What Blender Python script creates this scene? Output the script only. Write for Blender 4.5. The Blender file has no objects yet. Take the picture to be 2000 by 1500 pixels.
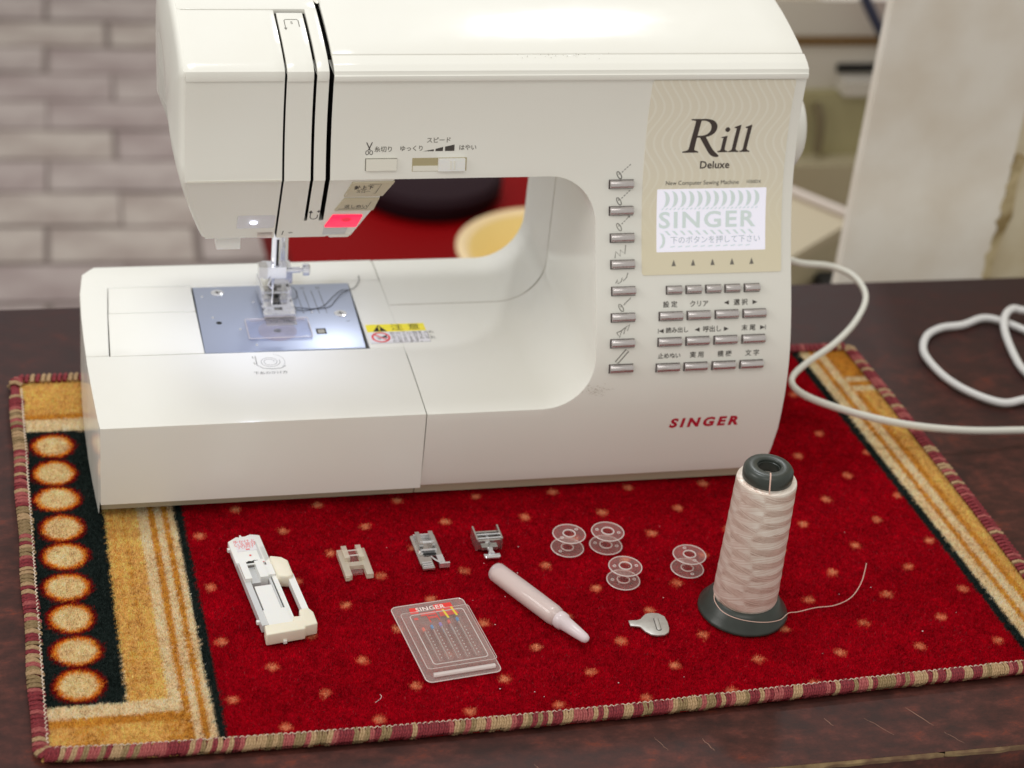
import bpy, bmesh, math, random
import numpy as np
from mathutils import Matrix, Vector

# ------------------------------------------------------------------ camera, world, lamps, exposure
SC = bpy.context.scene
COL = SC.collection
CM = 0.01                      # everything below is written in centimetres, z = 0 is the top of the mat
R = math.radians
cam_d = bpy.data.cameras.new('camera')
cam_o = bpy.data.objects.new('camera', cam_d)
COL.objects.link(cam_o)
SC.camera = cam_o
_r = Vector((0.96873309, -0.22963577, 0.09393408))
_u = Vector((0.04142815, 0.52300615, 0.85132149))
_f = Vector((0.24462196, 0.82081178, -0.51616675))
_m = Matrix((_r, _u, -_f)).transposed().to_4x4()
_m.translation = Vector((-1.8346, -86.0424, 75.9673)) * CM
cam_o.matrix_world = _m
cam_d.sensor_fit = 'HORIZONTAL'
cam_d.sensor_width = 36.0
cam_d.lens = 73.98
cam_d.clip_start = 0.05
cam_d.clip_end = 60.0
cam_d.dof.use_dof = True
cam_d.dof.focus_distance = 1.22
cam_d.dof.aperture_fstop = 6.8

W = bpy.data.worlds.new('World')
SC.world = W
W.use_nodes = True
W.node_tree.nodes['Background'].inputs[0].default_value = (1.0, 0.975, 0.90, 1)
W.node_tree.nodes['Background'].inputs[1].default_value = 0.48

def lamp(name, loc, target, sx, sy, power, color, spread=180):
    d = bpy.data.lights.new(name, 'AREA')
    d.shape = 'RECTANGLE'; d.size = sx; d.size_y = sy; d.energy = power; d.color = color; d.spread = R(spread)
    o = bpy.data.objects.new(name, d); COL.objects.link(o)
    o.location = Vector(loc) * CM
    v = (Vector(target) - Vector(loc)).normalized()
    o.rotation_euler = v.to_track_quat('-Z', 'Y').to_euler()
    return o
lamp('ceiling_tube_lamp', (102, 203, 200), (30, 25, 0), 0.16, 0.05, 8.0, (0.95, 0.98, 1.0))
lamp('ceiling_panel_lamp', (8, 72, 205), (26, 26, 0), 0.45, 0.2, 7.5, (0.95, 0.98, 1.0))
lamp('room_lamp', (-150, 5, 130), (26, 30, 8), 0.9, 0.7, 8, (1.0, 0.97, 0.93))
lamp('front_fill', (10, -95, 205), (26, 30, 5), 1.3, 0.7, 6.0, (1.0, 0.97, 0.92))  # unseen fill, added to brighten the machine's front faces
lamp('far_floor_fill', (50, 235, 200), (50, 225, -60), 0.9, 0.9, 3.8, (1.0, 0.97, 0.95), 80)  # unseen fill, added to brighten the floor behind the table

SC.view_settings.view_transform = 'Standard'
SC.view_settings.look = 'None'
SC.view_settings.exposure = 0.3
SC.view_settings.gamma = 1.0
SC.render.engine = 'CYCLES'
SC.cycles.use_denoising = True
SC.cycles.max_bounces = 10
SC.cycles.transparent_max_bounces = 24
SC.cycles.caustics_reflective = False
SC.cycles.caustics_refractive = False
SC.cycles.sample_clamp_indirect = 4.0

rng = random.Random(7)
nr = np.random.default_rng(11)

# ------------------------------------------------------------------ materials
def s2l(c):
    return tuple((v / 255 / 12.92) if v / 255 <= 0.04045 else ((v / 255 + 0.055) / 1.055) ** 2.4 for v in c) + (1.0,)

def mat(name, color, rough=0.5, metal=0.0, spec=0.5, coat=0.0, noise=None, bump=None, emit=None, sss=0.0, aniso=0.0):
    """color: sRGB 0-255.  noise=(scale, second colour, amount)  bump=(scale, strength)"""
    m = bpy.data.materials.new(name); m.use_nodes = True
    nt = m.node_tree; b = nt.nodes['Principled BSDF']
    b.inputs['Base Color'].default_value = s2l(color)
    b.inputs['Roughness'].default_value = rough
    b.inputs['Metallic'].default_value = metal
    b.inputs['Specular IOR Level'].default_value = spec
    b.inputs['Coat Weight'].default_value = coat
    b.inputs['Coat Roughness'].default_value = 0.08
    if sss:
        b.inputs['Subsurface Weight'].default_value = sss
        b.inputs['Subsurface Radius'].default_value = (0.004, 0.003, 0.002)
    tc = nt.nodes.new('ShaderNodeTexCoord')
    if noise:
        n = nt.nodes.new('ShaderNodeTexNoise'); n.inputs['Scale'].default_value = noise[0]; n.inputs['Detail'].default_value = 6
        nt.links.new(tc.outputs['Object'], n.inputs['Vector'])
        cr = nt.nodes.new('ShaderNodeValToRGB'); cr.color_ramp.elements[0].position = 0.38; cr.color_ramp.elements[1].position = 0.68
        cr.color_ramp.elements[0].color = s2l(color); 
        c2 = [a + (q - a) * noise[2] for a, q in zip(color, noise[1])]
        cr.color_ramp.elements[1].color = s2l(c2)
        nt.links.new(n.outputs['Fac'], cr.inputs['Fac']); nt.links.new(cr.outputs['Color'], b.inputs['Base Color'])
    if bump:
        n = nt.nodes.new('ShaderNodeTexNoise'); n.inputs['Scale'].default_value = bump[0]; n.inputs['Detail'].default_value = 5
        nt.links.new(tc.outputs['Object'], n.inputs['Vector'])
        bp = nt.nodes.new('ShaderNodeBump'); bp.inputs['Strength'].default_value = bump[1]; bp.inputs['Distance'].default_value = 0.0005
        nt.links.new(n.outputs['Fac'], bp.inputs['Height']); nt.links.new(bp.outputs['Normal'], b.inputs['Normal'])
    if emit:
        b.inputs['Emission Color'].default_value = s2l(emit[0]); b.inputs['Emission Strength'].default_value = emit[1]
    return m

def clear(name, tint, clarity, rough=0.08, body=(235, 225, 220)):
    """thin clear plastic: tinted see-through, a little milky, Fresnel gloss"""
    m = bpy.data.materials.new(name); m.use_nodes = True
    nt = m.node_tree; nt.nodes.clear(); N = nt.nodes.new; L = nt.links.new
    out = N('ShaderNodeOutputMaterial'); tr = N('ShaderNodeBsdfTransparent'); tr.inputs[0].default_value = s2l(tint)
    df = N('ShaderNodeBsdfDiffuse'); df.inputs[0].default_value = s2l(body)
    mx = N('ShaderNodeMixShader'); mx.inputs[0].default_value = clarity
    L(df.outputs[0], mx.inputs[1]); L(tr.outputs[0], mx.inputs[2])
    gl = N('ShaderNodeBsdfGlossy'); gl.inputs['Roughness'].default_value = rough
    fr = N('ShaderNodeFresnel'); fr.inputs[0].default_value = 1.52
    m2 = N('ShaderNodeMixShader'); ge = N('ShaderNodeNewGeometry'); iv = N('ShaderNodeMath'); iv.operation = 'SUBTRACT'; iv.inputs[0].default_value = 1.0; L(ge.outputs['Backfacing'], iv.inputs[1])
    mu = N('ShaderNodeMath'); mu.operation = 'MULTIPLY'; L(fr.outputs[0], mu.inputs[0]); L(iv.outputs[0], mu.inputs[1]); L(mu.outputs[0], m2.inputs[0]); L(mx.outputs[0], m2.inputs[1]); L(gl.outputs[0], m2.inputs[2])
    L(m2.outputs[0], out.inputs[0])
    return m

def plastic_white():
    m = mat('ivory_plastic', (231, 229, 219), 0.16, spec=0.22)
    nt = m.node_tree; b = nt.nodes['Principled BSDF']; N = nt.nodes.new; L = nt.links.new
    tc = nt.nodes['Texture Coordinate'] if 'Texture Coordinate' in nt.nodes else N('ShaderNodeTexCoord')
    n = N('ShaderNodeTexNoise'); n.inputs['Scale'].default_value = 9; n.inputs['Detail'].default_value = 8
    L(tc.outputs['Object'], n.inputs['Vector'])
    cr = N('ShaderNodeValToRGB'); cr.color_ramp.elements[0].position = 0.3; cr.color_ramp.elements[1].position = 0.75
    cr.color_ramp.elements[0].color = s2l((239, 238, 232)); cr.color_ramp.elements[1].color = s2l((235, 233, 225))
    L(n.outputs['Fac'], cr.inputs['Fac']); L(cr.outputs['Color'], b.inputs['Base Color'])
    # fine wear in the gloss
    n2 = N('ShaderNodeTexNoise'); n2.inputs['Scale'].default_value = 60; n2.inputs['Detail'].default_value = 8
    L(tc.outputs['Object'], n2.inputs['Vector'])
    mr = N('ShaderNodeMapRange'); mr.inputs['From Min'].default_value = 0.3; mr.inputs['From Max'].default_value = 0.75
    mr.inputs['To Min'].default_value = 0.13; mr.inputs['To Max'].default_value = 0.18
    L(n2.outputs['Fac'], mr.inputs['Value']); L(mr.outputs['Result'], b.inputs['Roughness'])
    bp = N('ShaderNodeBump'); bp.inputs['Strength'].default_value = 0.012; bp.inputs['Distance'].default_value = 0.0003
    n3 = N('ShaderNodeTexNoise'); n3.inputs['Scale'].default_value = 14; L(tc.outputs['Object'], n3.inputs['Vector'])
    L(n3.outputs['Fac'], bp.inputs['Height']); L(bp.outputs['Normal'], b.inputs['Normal'])
    return m

M = {}
M['ivory'] = plastic_white()
M['ivory2'] = mat('ivory_button', (234, 231, 220), 0.25)
M['beige_key'] = mat('beige_key', (200, 190, 165), 0.35)
M['black'] = mat('black_gap', (9, 8, 8), 0.7)
M['ink'] = mat('dark_grey_ink', (70, 64, 60), 0.6)
M['ink_light'] = mat('grey_ink', (120, 116, 108), 0.6)
M['ink_brown'] = mat('brown_ink', (62, 50, 46), 0.5)
M['ink_red'] = mat('red_ink', (186, 14, 48), 0.45)
M['ink_lcd'] = mat('lcd_ink', (204, 216, 215), 0.6, emit=((204, 216, 215), 0.19))
M['silver'] = mat('silver_paint', (206, 200, 200), 0.26, metal=0.8)
M['surround'] = mat('button_surround', (60, 44, 44), 0.5)
M['steel'] = mat('brushed_steel', (176, 184, 206), 0.36, metal=0.6)
M['chrome'] = mat('chrome', (236, 236, 240), 0.13, metal=0.75)
M['chrome_dark'] = mat('dark_chrome', (206, 203, 200), 0.14, metal=0.85)
M['matte_metal'] = mat('dull_metal', (214, 212, 208), 0.40, metal=0.7, noise=(260, (190, 186, 182), 0.6))
M['clear'] = clear('clear_plastic', (255, 250, 249), 0.94, 0.05)
M['clear_edge'] = clear('clear_plastic_edge', (255, 246, 244), 0.48, 0.08, body=(250, 244, 242))
M['clear_dim'] = clear('clear_cover', (244, 246, 252), 0.88, 0.05, body=(232, 235, 248))
M['smoke'] = clear('clear_moulding', (255, 252, 246), 0.60, body=(236, 231, 214))
M['milky'] = clear('milky_tube', (255, 246, 245), 0.56, 0.10, body=(252, 246, 247))
M['milky_cap'] = clear('milky_cap', (255, 235, 235), 0.22, 0.2, body=(242, 230, 234))
M['red_lit'] = mat('lit_red_button', (240, 40, 80), 0.3, emit=((255, 40, 80), 0.75))
M['lcd'] = mat('lcd_backlight', (226, 225, 236), 0.25, emit=((232, 230, 246), 0.30))
M['led'] = mat('led', (255, 255, 255), 0.3, emit=((225, 230, 255), 3))
M['win'] = clear('lamp_window', (250, 250, 255), 0.75, 0.15, body=(235, 235, 245))
M['cream_pl'] = mat('cream_plastic', (240, 233, 214), 0.35, sss=0.25)
M['white_pl'] = mat('white_plastic', (238, 238, 236), 0.35, sss=0.15)
M['grey_pl'] = mat('grey_plastic', (205, 206, 206), 0.3)
M['dark_pl'] = mat('dark_green_plastic', (44, 49, 45), 0.34, noise=(60, (60, 66, 60), 0.7))
M['cord'] = mat('cream_cord', (232, 231, 222), 0.4)
M['cord2'] = mat('white_cord', (236, 235, 235), 0.4)
M['sticker'] = mat('white_sticker', (232, 230, 236), 0.35)
M['yellow'] = mat('yellow_print', (250, 232, 0), 0.4)
M['red_print'] = mat('red_print', (232, 52, 58), 0.4)

# ------------------------------------------------------------------ mesh helpers
ORG = {}                       # origin of each thing, in cm
def tag(o, label=None, cat=None, group=None, kind=None):
    if label: o['label'] = label
    if cat: o['category'] = cat
    if group: o['group'] = group
    if kind: o['kind'] = kind
    return o

def thing(name, label, cat, loc=(0, 0, 0), rotz=0.0, group=None):
    o = bpy.data.objects.new(name, None); COL.objects.link(o)
    o.empty_display_size = 0.02
    o.location = Vector(loc) * CM; o.rotation_euler = (0, 0, rotz)
    ORG[o.name] = tuple(loc)
    return tag(o, label, cat, group)

def link_mesh(name, me, parent=None, loc=None, rot=None):
    o = bpy.data.objects.new(name, me); COL.objects.link(o)
    if parent is not None: o.parent = parent
    if loc is not None: o.location = Vector(loc) * CM
    if rot is not None: o.rotation_euler = rot
    return o

def finish(name, bm, m, smooth=35, uvw=None):
    me = bpy.data.meshes.new(name)
    for v in bm.verts: v.co *= CM
    bm.to_mesh(me); bm.free()
    for x in (m if isinstance(m, (list, tuple)) else [m]): me.materials.append(M[x] if isinstance(x, str) else x)
    if smooth:
        me.polygons.foreach_set('use_smooth', [True] * len(me.polygons))
        me.set_sharp_from_angle(angle=R(smooth))
    return me

def obj(name, bm, m, parent=None, local=False, smooth=35):
    """link a bmesh (cm, world coordinates unless local) as ONE object"""
    if parent is not None and not local:
        o = parent
        while o.parent is not None: o = o.parent
        org = Vector(ORG.get(o.name, (0, 0, 0)))
        for v in bm.verts: v.co -= org
    return link_mesh(name, finish(name, bm, m, smooth), parent)

def bevel(bm, w, seg=2, ang=30, edges=None):
    if edges is None:
        edges = [e for e in bm.edges if len(e.link_faces) == 2 and e.calc_face_angle(0) > R(ang)]
    if edges: bmesh.ops.bevel(bm, geom=edges, offset=w, segments=seg, profile=0.5, affect='EDGES', clamp_overlap=True)
    return bm

def box(bm, x0, x1, y0, y1, z0, z1, mi=0):
    vs = [bm.verts.new((x, y, z)) for z in (z0, z1) for y in (y0, y1) for x in (x0, x1)]
    fs = []
    for q in ((0, 2, 3, 1), (4, 5, 7, 6), (0, 1, 5, 4), (2, 6, 7, 3), (0, 4, 6, 2), (1, 3, 7, 5)):
        f = bm.faces.new([vs[i] for i in q]); f.material_index = mi; fs.append(f)
    return vs

def bx(x0, x1, y0, y1, z0, z1, w=0.0, seg=2):
    bm = bmesh.new(); box(bm, x0, x1, y0, y1, z0, z1)
    if w: bevel(bm, w, seg)
    return bm

def prism(bm, pts, lo, hi, axis=2, mi=0, f=None):
    """polygon pts (2D) extruded along axis from lo to hi"""
    def P(a, b, c):
        return {2: (a, b, c), 1: (a, c, b), 0: (c, a, b)}[axis]
    n = len(pts)
    A = [bm.verts.new(P(p[0], p[1], lo)) for p in pts]; B = [bm.verts.new(P(p[0], p[1], hi)) for p in pts]
    fs = [bm.faces.new(A[::-1]), bm.faces.new(B)]
    for i in range(n): fs.append(bm.faces.new((A[i], A[(i + 1) % n], B[(i + 1) % n], B[i])))
    for q in fs: q.material_index = mi
    bmesh.ops.recalc_face_normals(bm, faces=fs)
    return A + B

def lathe(bm, prof, c=(0, 0, 0), seg=32, axis='z', mi=0, closed=False):
    rings = []
    for r, h in prof:
        ring = []
        for i in range(seg):
            a = 2 * math.pi * i / seg; p = (r * math.cos(a), r * math.sin(a), h)
            if axis == 'x': p = (p[2], p[0], p[1])
            if axis == 'y': p = (p[0], p[2], p[1])
            ring.append(bm.verts.new((c[0] + p[0], c[1] + p[1], c[2] + p[2])))
        rings.append(ring)
    fs = []
    m = len(rings)
    for k in range(m if closed else m - 1):
        a, b = rings[k], rings[(k + 1) % m]
        for i in range(seg): fs.append(bm.faces.new((a[i], a[(i + 1) % seg], b[(i + 1) % seg], b[i])))
    if not closed:
        if prof[0][0] > 1e-6: fs.append(bm.faces.new(rings[0][::-1]))
        if prof[-1][0] > 1e-6: fs.append(bm.faces.new(rings[-1]))
    for q in fs: q.material_index = mi
    bmesh.ops.recalc_face_normals(bm, faces=fs)
    return rings

def catmull(P, n=6, closed=False):
    P = [Vector(p) for p in P]; out = []; N = len(P)
    for i in range(N if closed else N - 1):
        g = lambda k: P[k % N] if closed else P[min(max(k, 0), N - 1)]
        a, b, c, d = g(i - 1), g(i), g(i + 1), g(i + 2)
        for j in range(n):
            t = j / n
            out.append(0.5 * ((2 * b) + (c - a) * t + (2 * a - 5 * b + 4 * c - d) * t * t + (3 * b - a - 3 * c + d) * t ** 3))
    if not closed: out.append(P[-1])
    return out

def tube(bm, P, r, seg=8, mi=0, caps=True, flat=1.0, rad=None):
    P = [Vector(p) for p in P]; rings = []; up = Vector((0, 0, 1)); n = len(P)
    for i, p in enumerate(P):
        t = (P[min(i + 1, n - 1)] - P[max(i - 1, 0)]).normalized()
        s = t.cross(up)
        if s.length < 1e-3: s = t.cross(Vector((0, 1, 0)))
        s.normalize(); u = s.cross(t).normalized()
        rr = rad[i] if rad else r
        rings.append([bm.verts.new(p + s * (rr * flat * math.cos(2 * math.pi * k / seg)) + u * (rr * math.sin(2 * math.pi * k / seg))) for k in range(seg)])
    fs = []
    for a, b in zip(rings[:-1], rings[1:]):
        for k in range(seg): fs.append(bm.faces.new((a[k], a[(k + 1) % seg], b[(k + 1) % seg], b[k])))
    if caps: fs += [bm.faces.new(rings[0][::-1]), bm.faces.new(rings[-1])]
    for q in fs: q.material_index = mi
    bmesh.ops.recalc_face_normals(bm, faces=fs)

def rrect(x0, x1, y0, y1, r, n=5):
    out = []
    for cx, cy, a0 in ((x1 - r, y1 - r, 0), (x0 + r, y1 - r, 90), (x0 + r, y0 + r, 180), (x1 - r, y0 + r, 270)):
        for i in range(n + 1):
            a = R(a0 + 90 * i / n); out.append((cx + r * math.cos(a), cy + r * math.sin(a)))
    return out

# flat print: 2D art -> mesh laid on a surface by fn(u, v)
def text2d(body, size, shear=0.0, fat=0.0, spacing=1.0, align='CENTER', sx=1.0):
    c = bpy.data.curves.new('txt', 'FONT'); c.body = body; c.size = size; c.resolution_u = 3
    c.shear = shear; c.offset = fat; c.space_character = spacing; c.align_x = align; c.align_y = 'CENTER'
    o = bpy.data.objects.new('txt', c); me = o.to_mesh()
    vs = [(v.co.x * sx, v.co.y) for v in me.vertices]; fs = [tuple(p.vertices) for p in me.polygons]
    o.to_mesh_clear(); bpy.data.objects.remove(o); bpy.data.curves.remove(c)
    return vs, fs

def outline2d(loops):
    c = bpy.data.curves.new('out', 'CURVE'); c.dimensions = '2D'; c.fill_mode = 'BOTH'
    for lp in loops:
        s = c.splines.new('POLY'); s.points.add(len(lp) - 1); s.use_cyclic_u = True
        for p, q in zip(s.points, lp): p.co = (q[0], q[1], 0, 1)
    o = bpy.data.objects.new('out', c); me = o.to_mesh()
    vs = [(v.co.x, v.co.y) for v in me.vertices]; fs = [tuple(p.vertices) for p in me.polygons]
    o.to_mesh_clear(); bpy.data.objects.remove(o); bpy.data.curves.remove(c)
    return vs, fs

def stroke2d(P, w, closed=False):
    P = [Vector((p[0], p[1])) for p in P]; n = len(P); vs = []; fs = []
    for i, p in enumerate(P):
        a = P[(i - 1) % n] if closed else P[max(i - 1, 0)]; b = P[(i + 1) % n] if closed else P[min(i + 1, n - 1)]
        t = (b - a); t = t.normalized() if t.length else Vector((1, 0)); s = Vector((-t.y, t.x)) * w / 2
        vs += [tuple(p + s), tuple(p - s)]
    for i in range(n if closed else n - 1):
        j = (i + 1) % n; fs.append((2 * i, 2 * i + 1, 2 * j + 1, 2 * j))
    return vs, fs

def poly2d(P): return [tuple(p) for p in P], [tuple(range(len(P)))]
def circ(cx, cy, r, n=20, a0=0, a1=360, ry=None):
    ry = ry or r
    return [(cx + r * math.cos(R(a0 + (a1 - a0) * i / n)), cy + ry * math.sin(R(a0 + (a1 - a0) * i / n))) for i in range(n + (a1 - a0 < 360))]
def shift(art, dx, dy, s=1.0, rot=0.0):
    c, q = math.cos(rot), math.sin(rot)
    return [(dx + s * (c * x - q * y), dy + s * (q * x + c * y)) for x, y in art[0]], art[1]

def flat_print(name, arts, m, parent, fn, label=None):
    bm = bmesh.new()
    for vs, fs in arts:
        V = [bm.verts.new(fn(u, v)) for u, v in vs]
        for f in fs:
            try: bm.faces.new([V[i] for i in f])
            except ValueError: pass
    o = obj(name, bm, m, parent, smooth=None)
    if label: o['label'] = label
    return o

# ------------------------------------------------------------------ the setting: brick floor far below the table
FZ = -75.0
M['mortar'] = mat('mortar', (122, 110, 105), 0.9, noise=(6, (100, 88, 84), 0.8))
M['brick_a'] = mat('pale_brick', (164, 153, 149), 0.8, noise=(9, (140, 127, 124), 1.0), bump=(60, 0.4))
M['brick_b'] = mat('pale_brick_rosy', (158, 146, 143), 0.8, noise=(9, (136, 121, 119), 1.0), bump=(60, 0.4))
M['brick_c'] = mat('pale_brick_grey', (168, 158, 151), 0.8, noise=(9, (144, 131, 125), 1.0), bump=(60, 0.4))
floor = link_mesh('floor', finish('floor', bx(-260, 420, 40, 620, FZ - 12, FZ - 0.45), 'mortar', None))
tag(floor, kind='structure')
bmeshes = []
for k, mm in enumerate(('brick_a', 'brick_b', 'brick_c')):
    bm = bx(-10.6, 10.6, -5.3, 5.3, -6, 0, 0.35, 2)
    for v in bm.verts: v.co.z += 0.12 * math.sin(v.co.x * 0.3 + k)
    bmeshes.append(finish('brick', bm, mm))
rot = R(-2.4)
for j in range(-2, 14):
    for i in range(-4, 3 if j < 3 else 4):
        u = 19.2 + 22.0 * i + (11.0 if j % 2 else 0.0) - 11.0 + rng.uniform(-0.35, 0.35); v = 5.85 + 11.7 * j + rng.uniform(-0.2, 0.2)
        x = u * math.cos(rot) - v * math.sin(rot); y = 181.5 + u * math.sin(rot) + v * math.cos(rot)
        o = link_mesh('brick', bmeshes[rng.randrange(3)], floor, (x, y, FZ + rng.uniform(-0.25, 0.15)), (rng.uniform(-.006, .006), rng.uniform(-.006, .006), rot + rng.uniform(-.012, .012)))

# ------------------------------------------------------------------ table
def wood():
    m = bpy.data.materials.new('stained_wood'); m.use_nodes = True
    nt = m.node_tree; b = nt.nodes['Principled BSDF']; N = nt.nodes.new; L = nt.links.new
    tc = N('ShaderNodeTexCoord')
    mp = N('ShaderNodeMapping'); mp.inputs['Scale'].default_value = (0.8, 1.25, 1); L(tc.outputs['Object'], mp.inputs['Vector'])
    n1 = N('ShaderNodeTexNoise'); n1.inputs['Scale'].default_value = 60; n1.inputs['Detail'].default_value = 9; n1.inputs['Roughness'].default_value = 0.72
    L(mp.outputs[0], n1.inputs['Vector'])
    r1 = N('ShaderNodeValToRGB'); e = r1.color_ramp.elements
    e[0].position = 0.36; e[0].color = s2l((50, 26, 22)); e[1].position = 0.70; e[1].color = s2l((120, 52, 33))
    q = e.new(0.50); q.color = s2l((70, 36, 30)); q = e.new(0.58); q.color = s2l((86, 45, 38))
    L(n1.outputs['Fac'], r1.inputs['Fac'])
    n2 = N('ShaderNodeTexNoise'); n2.inputs['Scale'].default_value = 9; n2.inputs['Detail'].default_value = 4; L(tc.outputs['Object'], n2.inputs['Vector'])
    # the stain is worn only along the front; further back it stays dark and even
    sx = N('ShaderNodeSeparateXYZ'); L(tc.outputs['Object'], sx.inputs[0])
    mr = N('ShaderNodeMapRange'); mr.inputs['From Min'].default_value = 0.02; mr.inputs['From Max'].default_value = 0.26
    mr.inputs['To Min'].default_value = 0.95; mr.inputs['To Max'].default_value = 0.12; L(sx.outputs['Y'], mr.inputs['Value'])
    ma = N('ShaderNodeMath'); ma.operation = 'MULTIPLY_ADD'; ma.inputs[1].default_value = 0.9; L(n2.outputs['Fac'], ma.inputs[0])
    ma.inputs[2].default_value = -0.45
    ad = N('ShaderNodeMath'); ad.operation = 'ADD'; ad.use_clamp = True; L(ma.outputs[0], ad.inputs[0]); L(mr.outputs[0], ad.inputs[1])
    mx = N('ShaderNodeMixRGB'); mx.inputs[1].default_value = s2l((54, 37, 38)); L(ad.outputs[0], mx.inputs[0]); L(r1.outputs[0], mx.inputs[2])
    L(mx.outputs[0], b.inputs['Base Color'])
    rr = N('ShaderNodeMapRange'); rr.inputs['To Min'].default_value = 0.42; rr.inputs['To Max'].default_value = 0.7; b.inputs['Specular IOR Level'].default_value = 0.28; L(n1.outputs['Fac'], rr.inputs['Value'])
    L(rr.outputs[0], b.inputs['Roughness'])
    bp = N('ShaderNodeBump'); bp.inputs['Strength'].default_value = 0.25; bp.inputs['Distance'].default_value = 0.0006
    L(n1.outputs['Fac'], bp.inputs['Height']); L(bp.outputs[0], b.inputs['Normal'])
    return m
M['wood'] = wood()
M['wood_edge'] = mat('worn_wood_edge', (146, 122, 84), 0.7, noise=(60, (84, 48, 36), 1.0), bump=(150, 0.5))
M['wood_dark'] = mat('dark_wood', (46, 28, 26), 0.5, noise=(40, (64, 36, 32), 1.0))
M['scratch'] = mat('pale_scratch', (150, 110, 92), 0.6)
TZ = -0.62
table = thing('table', 'dark red-brown stained wooden table under the patterned mat', 'table', (30, 21.6, FZ))
obj('tabletop', bx(-42, 112, -5.1, 48.6, TZ - 2.2, TZ, 0.06), 'wood', table)
bm = bmesh.new()                       # the chipped pale front edge
ex = np.arange(-42, 112.01, 0.5); prev = None
for x in ex:
    d = 0.10 + 0.06 * math.sin(x * 2.1) * math.sin(x * 0.77 + 1) + rng.uniform(-0.05, 0.07)
    h = 0.10 + 0.10 * max(0, math.sin(x * 0.9 + 2)) + rng.uniform(0, 0.05)
    ring = [bm.verts.new(p) for p in ((x, -5.1, TZ - 0.02), (x, -5.1 - d, TZ - h), (x, -5.1 - d * 0.6, TZ - 0.38), (x, -5.1, TZ - 0.42))]
    if prev:
        for i in range(4): bm.faces.new((prev[i], ring[i], ring[(i + 1) % 4], prev[(i + 1) % 4]))
    prev = ring
bmesh.ops.recalc_face_normals(bm, faces=bm.faces[:])
obj('worn_edge', bm, 'wood_edge', table)['label'] = 'chipped pale front edge of the tabletop'
obj('front_rail', bx(-40, 110, -6.0, -4.2, TZ - 14.5, TZ - 2.6, 0.15), 'wood_dark', table)
for lx in (-38, 104):
    for ly in (-3.5, 42): obj('leg', bx(lx, lx + 5, ly, ly + 5, FZ, TZ - 2.2, 0.3), 'wood_dark', table)
bm = bmesh.new()
for (x0, y0, x1, y1, w) in ((49.2, -1.2, 50.2, -2.9, .05), (50.6, -3.5, 51.4, -4.6, .03), (46.4, -1.8, 47.6, -3.4, .03), (36.4, -2.3, 36.8, -3.4, .04),
                            (33.7, -1.9, 34.2, -3.0, .03), (57.2, -0.4, 57.9, -1.6, .04), (26.5, -3.2, 27.1, -4.6, .04), (44.0, -1.5, 44.3, -2.2, .04)):
    P = [Vector((x0 + (x1 - x0) * t + rng.uniform(-.04, .04), y0 + (y1 - y0) * t, TZ + 0.012)) for t in np.linspace(0, 1, 8)]
    tube(bm, P, w / 2, 4, rad=[w / 2 * (0.25 + 0.75 * math.sin(math.pi * (i + .5) / 8)) for i in range(8)])
for v in bm.verts: v.co.z = TZ + 0.004 + (v.co.z - TZ) * 0.3
tag(obj('scratch_marks', bm, 'scratch', table), kind='stuff')

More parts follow.
